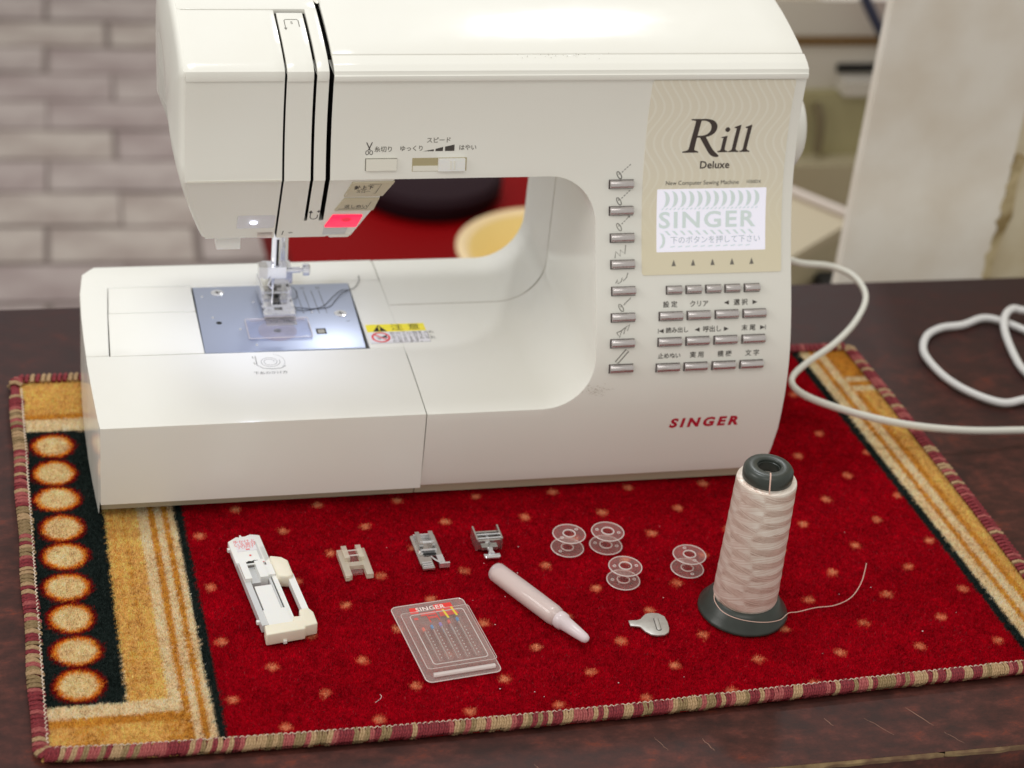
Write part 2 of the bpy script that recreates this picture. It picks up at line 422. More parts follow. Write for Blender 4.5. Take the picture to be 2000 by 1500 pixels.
# ------------------------------------------------------------------ mat
MW, MD = 61.5, 38.3
EX = [-1, 0, 5, 11.6, 19, 26, 33, 41, 49, 57.5, 62, 64]; EY = [0.1, 0.0, -.3, -.45, -.55, -.5, -.35, 0, .3, .6, .75, .8]
def efront(x): return np.interp(x, EX, EY)
def eright(y): return np.interp(y, [-1, 10, 17, 31, 39], [62.3, 62.2, 62.0, 61.4, 60.9])
def pattern(x, y):
    """woven colour of the mat (sRGB 0-255) at x, y in cm; arrays"""
    n = len(x)
    jx = x + nr.normal(0, 0.05, n); jy = y + nr.normal(0, 0.05, n)
    c = np.empty((n, 3)); c[:] = (160, 0, 22)
    # dots in a diamond lattice
    row = np.round((jy - 0.9) / 2.585); yy = 0.9 + 2.585 * row
    off = np.where(row.astype(int) % 2 == 0, 13.5, 10.95) - 0.03 * row
    xx = off + 5.13 * np.round((jx - off) / 5.13)
    d = np.hypot((jx - xx), (jy - yy) * 1.0) + nr.normal(0, 0.05, n)
    c[d < 0.36] = (200, 86, 62); c[d < 0.23] = (226, 140, 104)
    lin = 0.03 * (y - 10)
    xl = jx + lin * 0.5
    YEL, OCH, CRE, DRK = (229, 179, 106), (205, 146, 62), (238, 206, 166), (33, 42, 40)
    m = xl < 10.15; c[m] = DRK
    m = xl < 9.6; c[m] = CRE
    for a, b, q in ((8.85, 9.2, OCH), (8.0, 8.4, OCH), (6.9, 7.35, YEL), (5.15, 6.9, YEL)): c[(xl >= a) & (xl < b)] = q
    m = (xl >= 5.15) & (xl < 7.0) & (np.sin(xl * 9) + nr.normal(0, .8, n) > 1.2); c[m] = OCH
    blk = jx < 5.15
    m = blk; c[m] = DRK
    k = np.clip(np.round((jy - 5.72) / 3.0), 0, 8); dy = jy - (5.72 + 3.0 * k)
    cx = 2.62 - 0.012 * (y - 15) + .07 * np.sin(k * 1.7); dy = dy + .05 * np.sin(k * 2.9)
    rr = np.hypot((jx - cx) / (1.42 + .06 * np.sin(k * 2.3)), dy / (1.42 + .05 * np.sin(k * 3.7 + 1))) + .015 * np.sin(3 * np.arctan2(dy, jx - cx) + k) + nr.normal(0, 0.03, n)
    c[blk & (rr < 1.07)] = (120, 14, 18); c[blk & (rr < 0.92)] = (206, 92, 26); c[blk & (rr < 0.85)] = (228, 150, 58); c[blk & (rr < 0.72)] = (236, 202, 154)
    lo = (jy < 4.0) & (xl < 8.0); c[lo] = YEL
    c[lo & (jy > 2.95)] = CRE; c[lo & (jy > 2.25) & (jy < 2.95)] = OCH
    m = lo & (jy <= 2.25) & (np.sin(x * 1.3 + 4) + nr.normal(0, .5, n) > 0.9); c[m] = OCH
    hi = (jy > 31.5) & (xl < 8.0); c[hi] = YEL
    c[hi & (jy < 33.0)] = CRE; c[hi & (jy >= 33.0) & (jy < 33.6)] = OCH
    xr = jx + 0.065 * (y - 17)
    for a, b, q in ((57.3, 57.95, DRK), (57.95, 58.7, CRE), (58.7, 59.12, OCH), (59.12, 59.8, CRE), (59.8, 60.3, OCH), (60.3, 70, YEL)): c[(xr >= a) & (xr < b)] = q
    m = (xr >= 59.9) & (((y > 32.0) & (y < 32.7)) | ((y > 33.3) & (y < 33.9))); c[m] = CRE
    m = (xr >= 60.3) & (y > 32) & (c[:, 0] != CRE[0]); c[m] = OCH
    return c
def vnoise(x, y, cell):
    g = nr.uniform(-1, 1, (int(70 / cell) + 4, int(48 / cell) + 4)); u, v = (x + 2) / cell, (y + 2) / cell
    i, j = u.astype(int), v.astype(int); fu, fv = u - i, v - j; fu = fu * fu * (3 - 2 * fu); fv = fv * fv * (3 - 2 * fv)
    return (g[i, j] * (1 - fu) + g[i + 1, j] * fu) * (1 - fv) + (g[i, j + 1] * (1 - fu) + g[i + 1, j + 1] * fu) * fv
def to_lin(c):
    c = c / 255.0
    return np.where(c <= 0.04045, c / 12.92, ((c + 0.055) / 1.055) ** 2.4)
def carpet(name, sheen=0.3):
    m = bpy.data.materials.new(name); m.use_nodes = True
    nt = m.node_tree; b = nt.nodes['Principled BSDF']
    a = nt.nodes.new('ShaderNodeVertexColor'); a.layer_name = 'Col'
    nt.links.new(a.outputs[0], b.inputs['Base Color'])
    b.inputs['Roughness'].default_value = 0.85; b.inputs['Specular IOR Level'].default_value = 0.06
    b.inputs['Sheen Weight'].default_value = sheen; b.inputs['Sheen Roughness'].default_value = 0.4
    return m
M['pile'] = carpet('woven_pile', 0.0)
mat_o = thing('mat', 'red patterned mat with yellow side bands, dots and whip-stitched edge', 'mat', (30.7, 19.1, TZ))
def color_mesh(name, V, F, C, parent):
    me = bpy.data.meshes.new(name)
    V = (np.asarray(V, float) - np.array(ORG[parent.name])) * CM
    me.from_pydata([], [], [])
    k = F.shape[1]
    me.vertices.add(len(V)); me.vertices.foreach_set('co', V.astype(np.float32).ravel())
    me.loops.add(F.size); me.loops.foreach_set('vertex_index', F.astype(np.int32).ravel())
    me.polygons.add(len(F)); me.polygons.foreach_set('loop_start', np.arange(0, F.size, k, dtype=np.int32))
    me.update(calc_edges=True)
    ca = me.color_attributes.new('Col', 'FLOAT_COLOR', 'POINT')
    ca.data.foreach_set('color', np.concatenate([C, np.ones((len(C), 1))], 1).astype(np.float32).ravel())
    me.materials.append(M['pile']); me.validate()
    return link_mesh(name, me, parent)
# woven backing sheet (a solid slab whose front edge is bowed)
nx, ny = 300, 190
u = np.linspace(0, 1, nx); v = np.linspace(0, 1, ny); U, Vv = np.meshgrid(u, v)
y0 = efront(U * MW); Yg = y0 + 0.45 + (MD - 0.45 - y0) * Vv - 0.2; Xg = 0.45 + (eright(Yg) - 0.9) * U
top = np.stack([Xg, Yg, np.full_like(Xg, -0.13)], -1).reshape(-1, 3)
idx = np.arange(nx * ny).reshape(ny, nx)
F = np.stack([idx[:-1, :-1], idx[:-1, 1:], idx[1:, 1:], idx[1:, :-1]], -1).reshape(-1, 4)
ring = np.concatenate([idx[0, :-1], idx[:-1, -1], idx[-1, :0:-1], idx[:0:-1, 0]])
bot = top[ring].copy(); bot[:, 2] = TZ + 0.02
rb = np.arange(len(ring)) + nx * ny
F = np.concatenate([F, np.stack([ring, rb, np.roll(rb, -1), np.roll(ring, -1)], -1)])
Vall = np.concatenate([top, bot]); Cc = to_lin(pattern(Vall[:, 0], Vall[:, 1])) * 0.9
color_mesh('backing', Vall, F, Cc, mat_o)
# pile: every tuft a tapered blade rooted in the backing
PB = 1.32
NF = 1150000
x = nr.uniform(0.75, 61.6, NF); y = nr.uniform(-0.6, 38.0, NF)
keep = (y > efront(x) + 0.62) & (x < eright(y) - 0.75) & ~((x > 6.5) & (x < 46.5) & (y > 24.0) & (y < 36.5))
# thin out what lies behind the machine
keep &= ~((y > 36.5) & (x > 6) & (x < 47))
x, y = x[keep], y[keep]; n = len(x)
a = nr.uniform(0, 2 * np.pi, n); w = nr.uniform(0.012, 0.024, n); h = nr.uniform(0.09, 0.17, n)
lean = nr.normal(0, 0.05, (n, 2)) + np.stack([0.015 * np.sin(x * 0.8 + y * .5), 0.02 * np.sin(y * 0.9 - x * .3) - 0.01], -1)
root = np.stack([x, y, np.full(n, -0.135)], -1); dx = np.stack([np.cos(a) * w, np.sin(a) * w, np.zeros(n)], -1)
tip = root + np.stack([lean[:, 0], lean[:, 1], h], -1)
V = np.stack([root - dx, root + dx, tip], 1).reshape(-1, 3)
cols = to_lin(pattern(x, y)) * PB; cols *= np.clip(nr.normal(1.0, 0.32, (n, 1)), 0.3, 2.0)
fleck = nr.random(n) < 0.02; cols[fleck] = cols[fleck] * 0.6 + 0.06
blot = 1.0 + 0.10 * vnoise(x, y, 1.3) + 0.16 * vnoise(x, y, .5) + 0.28 * vnoise(x, y, .2) + 0.05 * np.sin(x * 0.9 + 1.7 * np.sin(y * 0.6)) * np.sin(y * 1.1 + x * 0.3)
cols *= blot[:, None]
po = color_mesh('pile', V, np.arange(3 * n).reshape(-1, 3), np.repeat(np.clip(cols, 0, .9), 3, 0), mat_o)
tag(po, kind='stuff')
# whip stitches round the edge
SM = {'r': mat('crimson_yarn', (142, 46, 54), 0.8, noise=(900, (96, 18, 30), 1.0), bump=(1500, 0.5)),
      'p': mat('pink_yarn', (172, 92, 88), 0.8, noise=(900, (140, 56, 60), 1.0), bump=(1500, 0.5)),
      'c': mat('straw_yarn', (186, 154, 118), 0.8, noise=(900, (150, 122, 84), 1.0), bump=(1500, 0.5)),
      'o': mat('olive_yarn', (152, 126, 92), 0.8, noise=(900, (118, 98, 58), 1.0), bump=(1500, 0.5))}
stitch_meshes = {}
for ck in SM:
    for q in range(3):
        bm = bmesh.new(); P = []
        for i in range(7):
            a_ = R(-62 + 212 * i / 6)                       # from under the edge, round it, to the top
            P.append(((i / 6 - 0.5) * (0.30 + 0.10 * q) + 0.03 * math.sin(i * 2 + q), -0.40 * math.cos(a_) + 0.36 + (0.10 if i == 6 else 0), 0.28 * math.sin(a_) - 0.21))
        for sd in (-.07, .07):
            tube(bm, [(p[0] + sd, p[1], p[2] + .012 * math.sin(9 * sd + q)) for p in P], 0.09, 5, caps=True, flat=1.0, rad=[0.06, 0.082, 0.09, 0.092, 0.09, 0.078, 0.05])
        me = finish('stitch', bm, SM[ck], 60); stitch_meshes[ck, q] = me
def yarn_at(s):
    t = 0.5 * math.sin(s * 0.55) + 0.4 * math.sin(s * 1.37 + 1.0) + rng.uniform(-1.6, 1.6)
    return 'r' if t < -0.55 else 'p' if t < 0.1 else 'c' if t < 1.0 else 'o'
org = Vector(ORG[mat_o.name])
def stitch(x, y, ang, s):
    o = link_mesh('stitch', stitch_meshes[yarn_at(s), rng.randrange(3)], mat_o, Vector((x, y, 0)) - Vector((org.x, org.y, org.z)), (0, 0, ang + rng.uniform(-.12, .12)))
    k = rng.uniform(0.88, 1.12); o.scale = (k, rng.uniform(0.92, 1.08), k)
s = 0.9
while s < 60.6:                                              # front edge
    sl = (efront(s + .3) - efront(s - .3)) / .6
    stitch(s, float(efront(s)) + 0.02, math.atan(sl), s); s += 0.295
for i in range(4):                                           # rounded front-left corner
    a_ = R(-90 + 0 - 22 * (i + .5)); stitch(0.95 + 0.85 * math.cos(a_), 0.9 + 0.85 * math.sin(a_), a_ + R(90), 100 + i * .4)
s = 1.1
while s < 36.2:                                              # left edge
    stitch(0.08 + 0.05 * math.sin(s * .7), s, R(-90), 200 + s); s += 0.37
bm = bmesh.new()                                             # far edges: yarn too small to tell apart
def far_stitch(x, y, ang):
    P = []
    for i in range(5):
        a_ = R(-60 + 205 * i / 4); lx = (i / 4 - .5) * .26; ly = -0.5 * math.cos(a_) + .36
        P.append((x + lx * math.cos(ang) - ly * math.sin(ang), y + lx * math.sin(ang) + ly * math.cos(ang), .36 * math.sin(a_) - .16))
    k0 = len(bm.faces)
    tube(bm, P, .16, 5, mi={'r': 0, 'p': 1, 'c': 2, 'o': 0}[yarn_at(x + y)])
s = 1.2
while s < 37.6: far_stitch(float(eright(s)) - 0.05, s, R(90) - 0.03); s += 0.36
s = 0.9
while s < 60.5:
    if s < 8 or s > 46: far_stitch(s, MD - 0.05, R(180))
    s += 0.36
for i in range(4):
    a_ = R(180 - 22 * (i + .5)); far_stitch(0.95 + .85 * math.cos(a_), MD - 1 + .85 * math.sin(a_), a_ + R(90))
tag(obj('far_stitches', bm, [SM['r'], SM['p'], SM['c']], mat_o), kind='stuff')
for i_, (P_) in enumerate(([(x_, float(efront(x_)) + 0.42, -0.24) for x_ in np.linspace(0.8, 61.6, 90)], [(0.42, y_, -0.24) for y_ in np.linspace(0.8, 37.6, 40)], [(float(eright(y_)) - .42, y_, -.24) for y_ in np.linspace(0.5, 37.8, 40)])):
    bm = bmesh.new(); tube(bm, P_, 0.25, 8, flat=1.3)
    obj('edge_roll', bm, SM['r'], mat_o)
M['chain'] = mat('pale_chain_thread', (226, 208, 190), 0.7)
bm = bmesh.new(); P = []
def chain(fx, n_):
    P = []
    for i in range(n_ * 4):
        t = i / 4; x_, y_, px_, py_ = fx(t); w_ = 0.06 * math.sin(t * math.pi * 2)
        P.append((x_ + px_ * w_, y_ + py_ * w_, 0.035 + 0.04 * math.cos(t * math.pi * 2)))
    tube(bm, P, 0.035, 4)
chain(lambda t: (0.9 + t * 0.335, float(efront(0.9 + t * .335)) + 0.70, 0, 1), 178)
chain(lambda t: (0.80, 1.0 + t * 0.345, 1, 0), 104)
obj('chain_stitch', bm, 'chain', mat_o)
# bits of lint on the mat
bm = bmesh.new()
for i in range(34):
    x_ = rng.uniform(11, 56); y_ = rng.uniform(1.2, 19.5); r_ = rng.uniform(.015, .035)
    bmesh.ops.create_icosphere(bm, subdivisions=1, radius=r_, matrix=Matrix.Translation((x_, y_, 0.05)) @ Matrix.Diagonal((1.6, 1, .5, 1)))
for (x_, y_) in ((18.6, 2.4),):
    P = [(x_ + .45 * math.sin(t * 1.6), y_ + .5 * t - .25, .07) for t in np.linspace(0, 1.3, 16)]
    tube(bm, P, 0.012, 4)
tag(obj('lint', bm, M['white_pl']), 'pale specks of lint and fluff scattered on the red mat', 'lint', kind='stuff')

# ------------------------------------------------------------------ blurred background
def plaster():
    m = mat('painted_plaster', (236, 229, 219), 0.75, noise=(14, (222, 210, 194), 0.9), bump=(30, 0.5))
    return m
M['plaster'] = plaster()
M['bare'] = mat('bare_plaster', (196, 178, 140), 0.9, noise=(50, (134, 112, 70), 1.0), bump=(90, 1.0))
M['plaster2'] = mat('plaster_beige', (218, 206, 180), 0.8, noise=(18, (200, 182, 146), 1.0), bump=(40, .6))
pier = thing('wall_panel', 'white painted wall panel with flaking right-hand edge behind the table', 'wall panel', (84, 63, FZ))
obj('board', bx(70.6, 84.6, 62.0, 63.2, FZ, 160, 0.3, 3), 'plaster', pier)
obj('return_face', bx(84.6, 120, 62.9, 64.2, FZ, 160, 0.3), 'plaster2', pier)
bm = bmesh.new(); pts = []
for i in range(24):                                          # ragged patch where the paint has come off the corner
    z_ = -12 + 15.5 * i / 23; pts.append((84.5 - 0.5 * abs(math.sin(i * 1.9)) - rng.uniform(0, .3) + .03 * i, z_))
prism(bm, pts + [(85.9, 3.4), (85.5, 1.0), (85.8, -2), (85.2, -4.5), (85.0, -8), (85.3, -12)], 61.97, 63.0, axis=1)
obj('flaked_patch', bm, 'bare', pier)['label'] = 'bare ochre plaster where the paint flaked off'

M['dark_red'] = mat('dark_red_vinyl', (124, 1, 5), 0.6, spec=0.06)
M['dark_pot'] = mat('charcoal_cushion', (40, 24, 30), 0.7, spec=0.1)
M['tub_yellow'] = mat('yellow_enamel', (236, 208, 134), 0.4)
t = thing('bench', 'blurred dark red padded bench seen through the machine opening', 'bench', (55, 140, FZ))
bm = bx(33.6, 92, 98, 164, -50, -40, 2.5, 4); obj('seat', bm, 'dark_red', t)
for lx in (37, 84):
    for ly in (102, 156): obj('leg', bx(lx, lx + 4, ly, ly + 4, FZ, -49.8, .4), 'wood_dark', t)
bm = bmesh.new(); lathe(bm, [(0.01, -40.0), (8.6, -40.0), (9.3, -39.0), (9.4, -37.6), (8.8, -36.8), (6, -36.4), (2, -36.6), (0.01, -36.7)], (53.0, 144.5, 0), 40)
o = obj('cushion', bm, 'dark_pot'); tag(o, 'blurred round charcoal cushion lying on the dark red bench', 'cushion')
t = thing('basin', 'blurred pale yellow basin on the dark red bench', 'basin', (61.6, 116.5, -40))
bm = bmesh.new(); lathe(bm, [(0.01, -39.9), (6.5, -39.9), (8.0, -38.5), (9.4, -35.2), (10.2, -34.6), (10.4, -34.2), (9.9, -34.0), (9.2, -34.4), (7.6, -37.6), (6.3, -38.6), (0.01, -38.8)], (61.6, 116.5, 0), 48)
obj('bowl', bm, 'tub_yellow', t)
bm = bmesh.new(); lathe(bm, [(9.6, -34.1), (10.4, -33.6), (11.0, -34.0), (10.6, -34.6), (9.9, -34.5)], (61.6, 116.5, 0), 48, closed=True)
obj('rim', bm, mat('pale_rim', (236, 212, 168), 0.4), t)

# cream appliance on the right, far behind
M['cream_app'] = mat('cream_casing', (186, 176, 150), 0.6, noise=(5, (172, 160, 130), 0.6))
M['olive_app'] = mat('olive_casing', (168, 160, 122), 0.6)
M['pale_app'] = mat('pale_casing', (202, 196, 186), 0.6)
t = thing('office_machine', 'blurred cream boxy machine with black slot between sewing machine and white wall panel', 'appliance', (98, 128, FZ))
obj('pedestal', bx(70, 118, 122, 150, FZ, -26.5, .6), 'cream_app', t)
obj('lower_body', bx(78, 120, 125, 148, -26.5, -18.4, .5), 'olive_app', t)
obj('upper_body', bx(82, 120, 126, 148, -18.4, -12.9, .5), 'pale_app', t)
obj('slot', bx(96.4, 103, 125.6, 127, -16.2, -15.2, .1), 'black', t)
obj('paper_tray', bx(96.8, 106, 123.5, 126.2, -18.3, -16.6, .2), 'pale_app', t)
obj('trim_strip', bx(80, 120, 125.7, 126.6, -12.9, -12.0, .1), mat('brown_trim', (112, 84, 44), .6), t)
obj('lid', bx(80, 120, 126.4, 150, -12.0, -7.6, .6), 'pale_app', t)
bm = bmesh.new(); tube(bm, catmull([(94.0, 124.2, -19.5), (94.6, 123.8, -21.5), (94.9, 123.8, -25.5)], 6), 0.55, 8); obj('handle', bm, mat('grey_brown', (120, 108, 82), .6), t)
o = obj('yellow_carton', bx(76, 93.5, 128, 146, -7.6, -1, .3), mat('yellow_carton', (196, 158, 74), .7)); tag(o, 'blurred yellow carton on top of the cream boxy machine', 'carton')
t = thing('crate', 'blurred pale cream box with angled top edge in front of the boxy machine', 'box', (82, 108, FZ))
bm = bx(-24, 3.2, 0, 18, 0, 1.2, .35); 
box_rot = math.atan2(-10.0, 2.3)
def rot_bm(bm, ang, c):
    for v in bm.verts:
        x_, y_ = v.co.x, v.co.y; v.co.x = c[0] + x_ * math.cos(ang) - y_ * math.sin(ang); v.co.y = c[1] + x_ * math.sin(ang) + y_ * math.cos(ang); v.co.z += c[2]
    return bm
cr_a = R(-52)
obj('body', rot_bm(bx(-13, 0, -14, 0, -53.0, -1.2, .5), cr_a, (89.2, 100.0, -22)), 'cream_app', t)
obj('lid_edge', rot_bm(bx(-13.4, 0.4, -14.4, 0.4, -1.2, 0, .35), cr_a, (89.2, 100.0, -22)), mat('lid_beige', (190, 178, 154), .6), t)
bm = bmesh.new(); tube(bm, [(78.9, 113.2, -21.6), (89.4, 99.8, -21.6)], .6, 8); obj('lid_rim', bm, mat('pinkish_rim', (206, 194, 186), .5), t)
o = obj('black_case', bx(84.6, 87.2, 92.5, 97, -75, -26.6, .3), mat('black_case_plastic', (24, 24, 28), .5)); tag(o, 'blurred small black object just behind the table edge', 'case')
t = thing('cloth_bag', 'blurred pink cloth bag with navy edge beside the white wall panel', 'bag', (103, 132, -12))
bm = bmesh.new(); bmesh.ops.create_icosphere(bm, subdivisions=3, radius=1, matrix=Matrix.Translation((104.5, 121.5, -6.0)) @ Matrix.Diagonal((5.2, 4, 5.4, 1)))
for v in bm.verts: v.co += Vector((0, 0, .35 * math.sin(v.co.x * 1.7 + v.co.y)))
obj('body', bm, mat('pink_cloth', (206, 168, 190), .8, noise=(20, (150, 110, 110), .8)), t)
bm = bmesh.new(); tube(bm, catmull([(95.3, 120, -4.5), (97.0, 118.2, -7.6), (99.6, 117.6, -10.8), (102.6, 117.4, -13.2), (106, 118, -14.4)], 8), 0.62, 8, flat=1.0); obj('navy_edge', bm, mat('navy_cloth', (34, 36, 58), .8), t)

# ------------------------------------------------------------------ sewing machine
PZ = np.array([0, 1.2, 4, 7, 9.5, 12, 14.5, 17, 19.5, 22, 24.5, 27.05]); PY = np.array([21.45, 21.3, 21.05, 21.0, 21.35, 22.2, 23.4, 24.6, 25.55, 26.1, 26.35, 26.3])
_n = len(PZ); _h = np.diff(PZ); _A = np.zeros((_n, _n)); _b = np.zeros(_n); _A[0, 0] = _A[-1, -1] = 1
for i in range(1, _n - 1):
    _A[i, i - 1] = _h[i - 1]; _A[i, i] = 2 * (_h[i - 1] + _h[i]); _A[i, i + 1] = _h[i]
    _b[i] = 3 * ((PY[i + 1] - PY[i]) / _h[i] - (PY[i] - PY[i - 1]) / _h[i - 1])
_c = np.linalg.solve(_A, _b)
def front(z):
    """depth of the machine's front face at height z (leans back between z = 8 and z = 21)"""
    z = min(max(z, 0.0), 27.05); i = int(min(max(np.searchsorted(PZ, z) - 1, 0), _n - 2)); d = z - PZ[i]
    B = (PY[i + 1] - PY[i]) / _h[i] - _h[i] * (2 * _c[i] + _c[i + 1]) / 3; D = (_c[i + 1] - _c[i]) / (3 * _h[i])
    return float(PY[i] + B * d + _c[i] * d * d + D * d ** 3)
def slope(z): return (front(z + .02) - front(z - .02)) / .04
def on_front(x0, z0, off=0.012):
    def fn(u, v):
        s = slope(z0); z = z0 + v / math.sqrt(1 + s * s); s = slope(z); k = math.sqrt(1 + s * s)
        return (x0 + u, front(z) - off / k, z + off * s / k)
    return fn
def bed(y):                    # height of the bed top
    if y < 28.6:
        t = max(0, (y - 21.0) / 7.6); return 6.7 + 0.3 * math.sin(t * math.pi / 2)
    if y < 38.4: return 7.0
    t = (y - 38.4) / 2.4; return 7.0 - 0.12 * min(t, 1) ** 3
def on_bed(x0, y0, off=0.012, ang=0.0):
    c, q = math.cos(ang), math.sin(ang)
    def fn(u, v):
        x = x0 + c * u - q * v; y = y0 + q * u + c * v
        return (x, y, bed(y) + off)
    return fn

mach = thing('sewing_machine', 'ivory computerised sewing machine standing on the red mat', 'sewing machine', (27, 31, 0))
IV = 'ivory'
YS, YB = 34.2, 40.8            # seam between the front and rear shells, back of the machine
SLOTS = ((15.98, 16.11), (17.68, 17.86), (18.58, 18.86))

def rside(z): return float(np.interp(z, [0, 1.2, 2.5, 4.4, 7, 30], [47.7, 47.95, 48.2, 48.38, 48.4, 48.4]))
zs = [1.2, 2, 2.8, 3.6, 4.4, 5.2, 6.0, 6.7]
Lb = {z: 32.2 for z in zs}
for i in range(1, 11):
    a = R(270 + 9 * i); z = 9.95 + 3.25 * math.sin(a); zs.append(z); Lb[z] = 32.2 + 3.25 * math.cos(a)
for z in np.arange(10.7, 17.4, 0.7): zs.append(float(z)); Lb[float(z)] = 35.45
for i in range(0, 11):
    a = R(9 * i); z = 17.6 + 2.9 * math.sin(a); zs.append(z); Lb[z] = 32.5 + 2.95 * math.cos(a)
ztop = [21.1, 21.8, 22.6, 23.4, 24.2, 25.0, 25.8, 26.5, 27.05]
for z in ztop: zs.append(z); Lb[z] = 32.5
Lb[zs[zs.index(6.7)]] = 32.2
def shell_front():
    bm = bmesh.new(); rows = []
    T = np.concatenate([[0, .02], np.linspace(.06, .94, 10), [.98, 1]])
    for z in zs:
        y = front(z); a, b = Lb[z], rside(z)
        rows.append([bm.verts.new((a + (b - a) * t, y, z)) for t in T])
    for r0, r1 in zip(rows[:-1], rows[1:]):
        for i in range(len(T) - 1): bm.faces.new((r0[i], r0[i + 1], r1[i + 1], r1[i]))
    def block(xs, zz, skip=lambda xa, xb: False):
        rr = [[bm.verts.new((x, front(z), z)) for x in xs] for z in zz]
        for r0, r1 in zip(rr[:-1], rr[1:]):
            for i in range(len(xs) - 1):
                if not skip(xs[i], xs[i + 1]): bm.faces.new((r0[i], r0[i + 1], r1[i + 1], r1[i]))
    block([24.86, 26, 28, 30, 32.2], [z for z in zs if z <= 6.7])
    cut = [10.25, 11, 12.5, 14, 15, SLOTS[0][0], SLOTS[0][1], 16.8, SLOTS[1][0], SLOTS[1][1], 18.2, SLOTS[2][0], SLOTS[2][1], 20, 22, 24, 26, 28, 30, 32, 32.5]
    ssk = {(a, b) for a, b in SLOTS}
    block(cut, [17.6 + 2.9] + ztop, lambda a, b: (a, b) in ssk)
    bmesh.ops.remove_doubles(bm, verts=bm.verts[:], dist=0.002)
    loose = [v for v in bm.verts if not v.link_faces]
    bmesh.ops.delete(bm, geom=loose, context='VERTS')
    # walls: boundary swept back in steps, the bed part following the bed's rise
    bound = [e for e in bm.edges if e.is_boundary]; keep = list(bound)
    z0 = {}; yf = {}
    for e in bound:
        for v in e.verts: z0[v] = v.co.z; yf[v] = v.co.y
    NS = 9; cur = bound
    for k in range(1, NS + 1):
        vm = {}
        for e in cur:
            for v in e.verts:
                if v not in vm:
                    w = bm.verts.new(v.co); vm[v] = w; z0[w] = z0[v]; yf[w] = yf[v]
                    y = yf[v] + (YS - yf[v]) * k / NS; w.co.y = y
                    zz = z0[v]
                    if 6.6 < zz < 10 and v.co.x < 35.6: w.co.z = zz + (bed(y) - 6.7) * (10 - zz) / 3.3
        new = []
        for e in cur:
            a, b = e.verts; q = bm.faces.new((a, b, vm[b], vm[a])); new.append(bm.edges.get((vm[a], vm[b])))
            if abs(a.co.x - b.co.x) < .001 and 15.9 < a.co.x < 18.95: q.material_index = 1
        cur = new
    bmesh.ops.recalc_face_normals(bm, faces=bm.faces[:])
    eds = [e for e in keep if e.is_valid and not any(15.9 < v.co.x < 18.95 for v in e.verts) and not (abs(e.verts[0].co.x - 24.86) < .01 and abs(e.verts[1].co.x - 24.86) < .01)]
    eds = [e for e in eds if e.calc_face_angle(0) > R(30)]
    bmesh.ops.bevel(bm, geom=eds, offset=0.17, segments=3, profile=0.6, affect='EDGES', clamp_overlap=True)
    return bm
obj('front_housing', shell_front(), [IV, 'black'], mach, smooth=40)

def shell_rear():
    bm = bmesh.new(); outer = []
    pts = [(24.86, 1.3), (47.9, 1.3), (48.3, 4.4), (48.3, 27.0), (10.35, 27.0), (10.35, 20.6), (32.5, 20.56)]
    pts += [(32.5 + 3.0 * math.sin(R(9 * i)), 17.6 + 2.96 * math.cos(R(9 * i))) for i in range(1, 11)]
    pts += [(35.52, 14), (35.5, 12)] + [(32.2 + 3.3 * math.cos(R(-9 * i)), 10.25 + 3.3 * math.sin(R(-9 * i))) for i in range(0, 11)] + [(28, 6.95), (24.86, 6.95)]
    ys = [YS + .06, 36, 38.4, 39.4, 40.2, YB]; prev = None
    for y in ys:
        ring = []
        for (x, z) in pts:
            if z < 10.3 and z > 6 and x < 35.6: z = z + (bed(y) - 7.0) * min(1, (10.3 - z) / 3.3)
            ring.append(bm.verts.new((x, y, z)))
        if prev:
            for i in range(len(pts)): bm.faces.new((prev[i], prev[(i + 1) % len(pts)], ring[(i + 1) % len(pts)], ring[i]))
        prev = ring
    for q in ((25, 48.2, 1.4, 6.1), (35.7, 48.2, 6.1, 27), (10.4, 35.7, 20.7, 27)): box(bm, q[0], q[1], 40.2, 40.6, q[2], q[3])
    bmesh.ops.recalc_face_normals(bm, faces=bm.faces[:])
    return bm
obj('rear_housing', shell_rear(), IV, mach, smooth=40)
# the seam between the two shells, across the bed and up the throat
sp_ = [(24.95, YS, 7.0), (28.5, YS, 7.0)] + [(Lb[z], YS, z + (bed(YS) - 6.7) * max(0, 10 - z) / 3.3) for z in zs if 6.69 < z < 19.6]
bm = bmesh.new(); tube(bm, sp_, .022, 5); obj('shell_seam', bm, mat('seam_shadow', (150, 138, 122), .6), mach)
# black core added inside the head to keep the slots dark
obj('dark_core', bx(11.4, 24, 28.6, 38, 20.9, 27.4), 'black', mach)
obj('dark_core', bx(12.4, 20.0, 31.0, 37, 16.4, 20.9), 'black', mach)

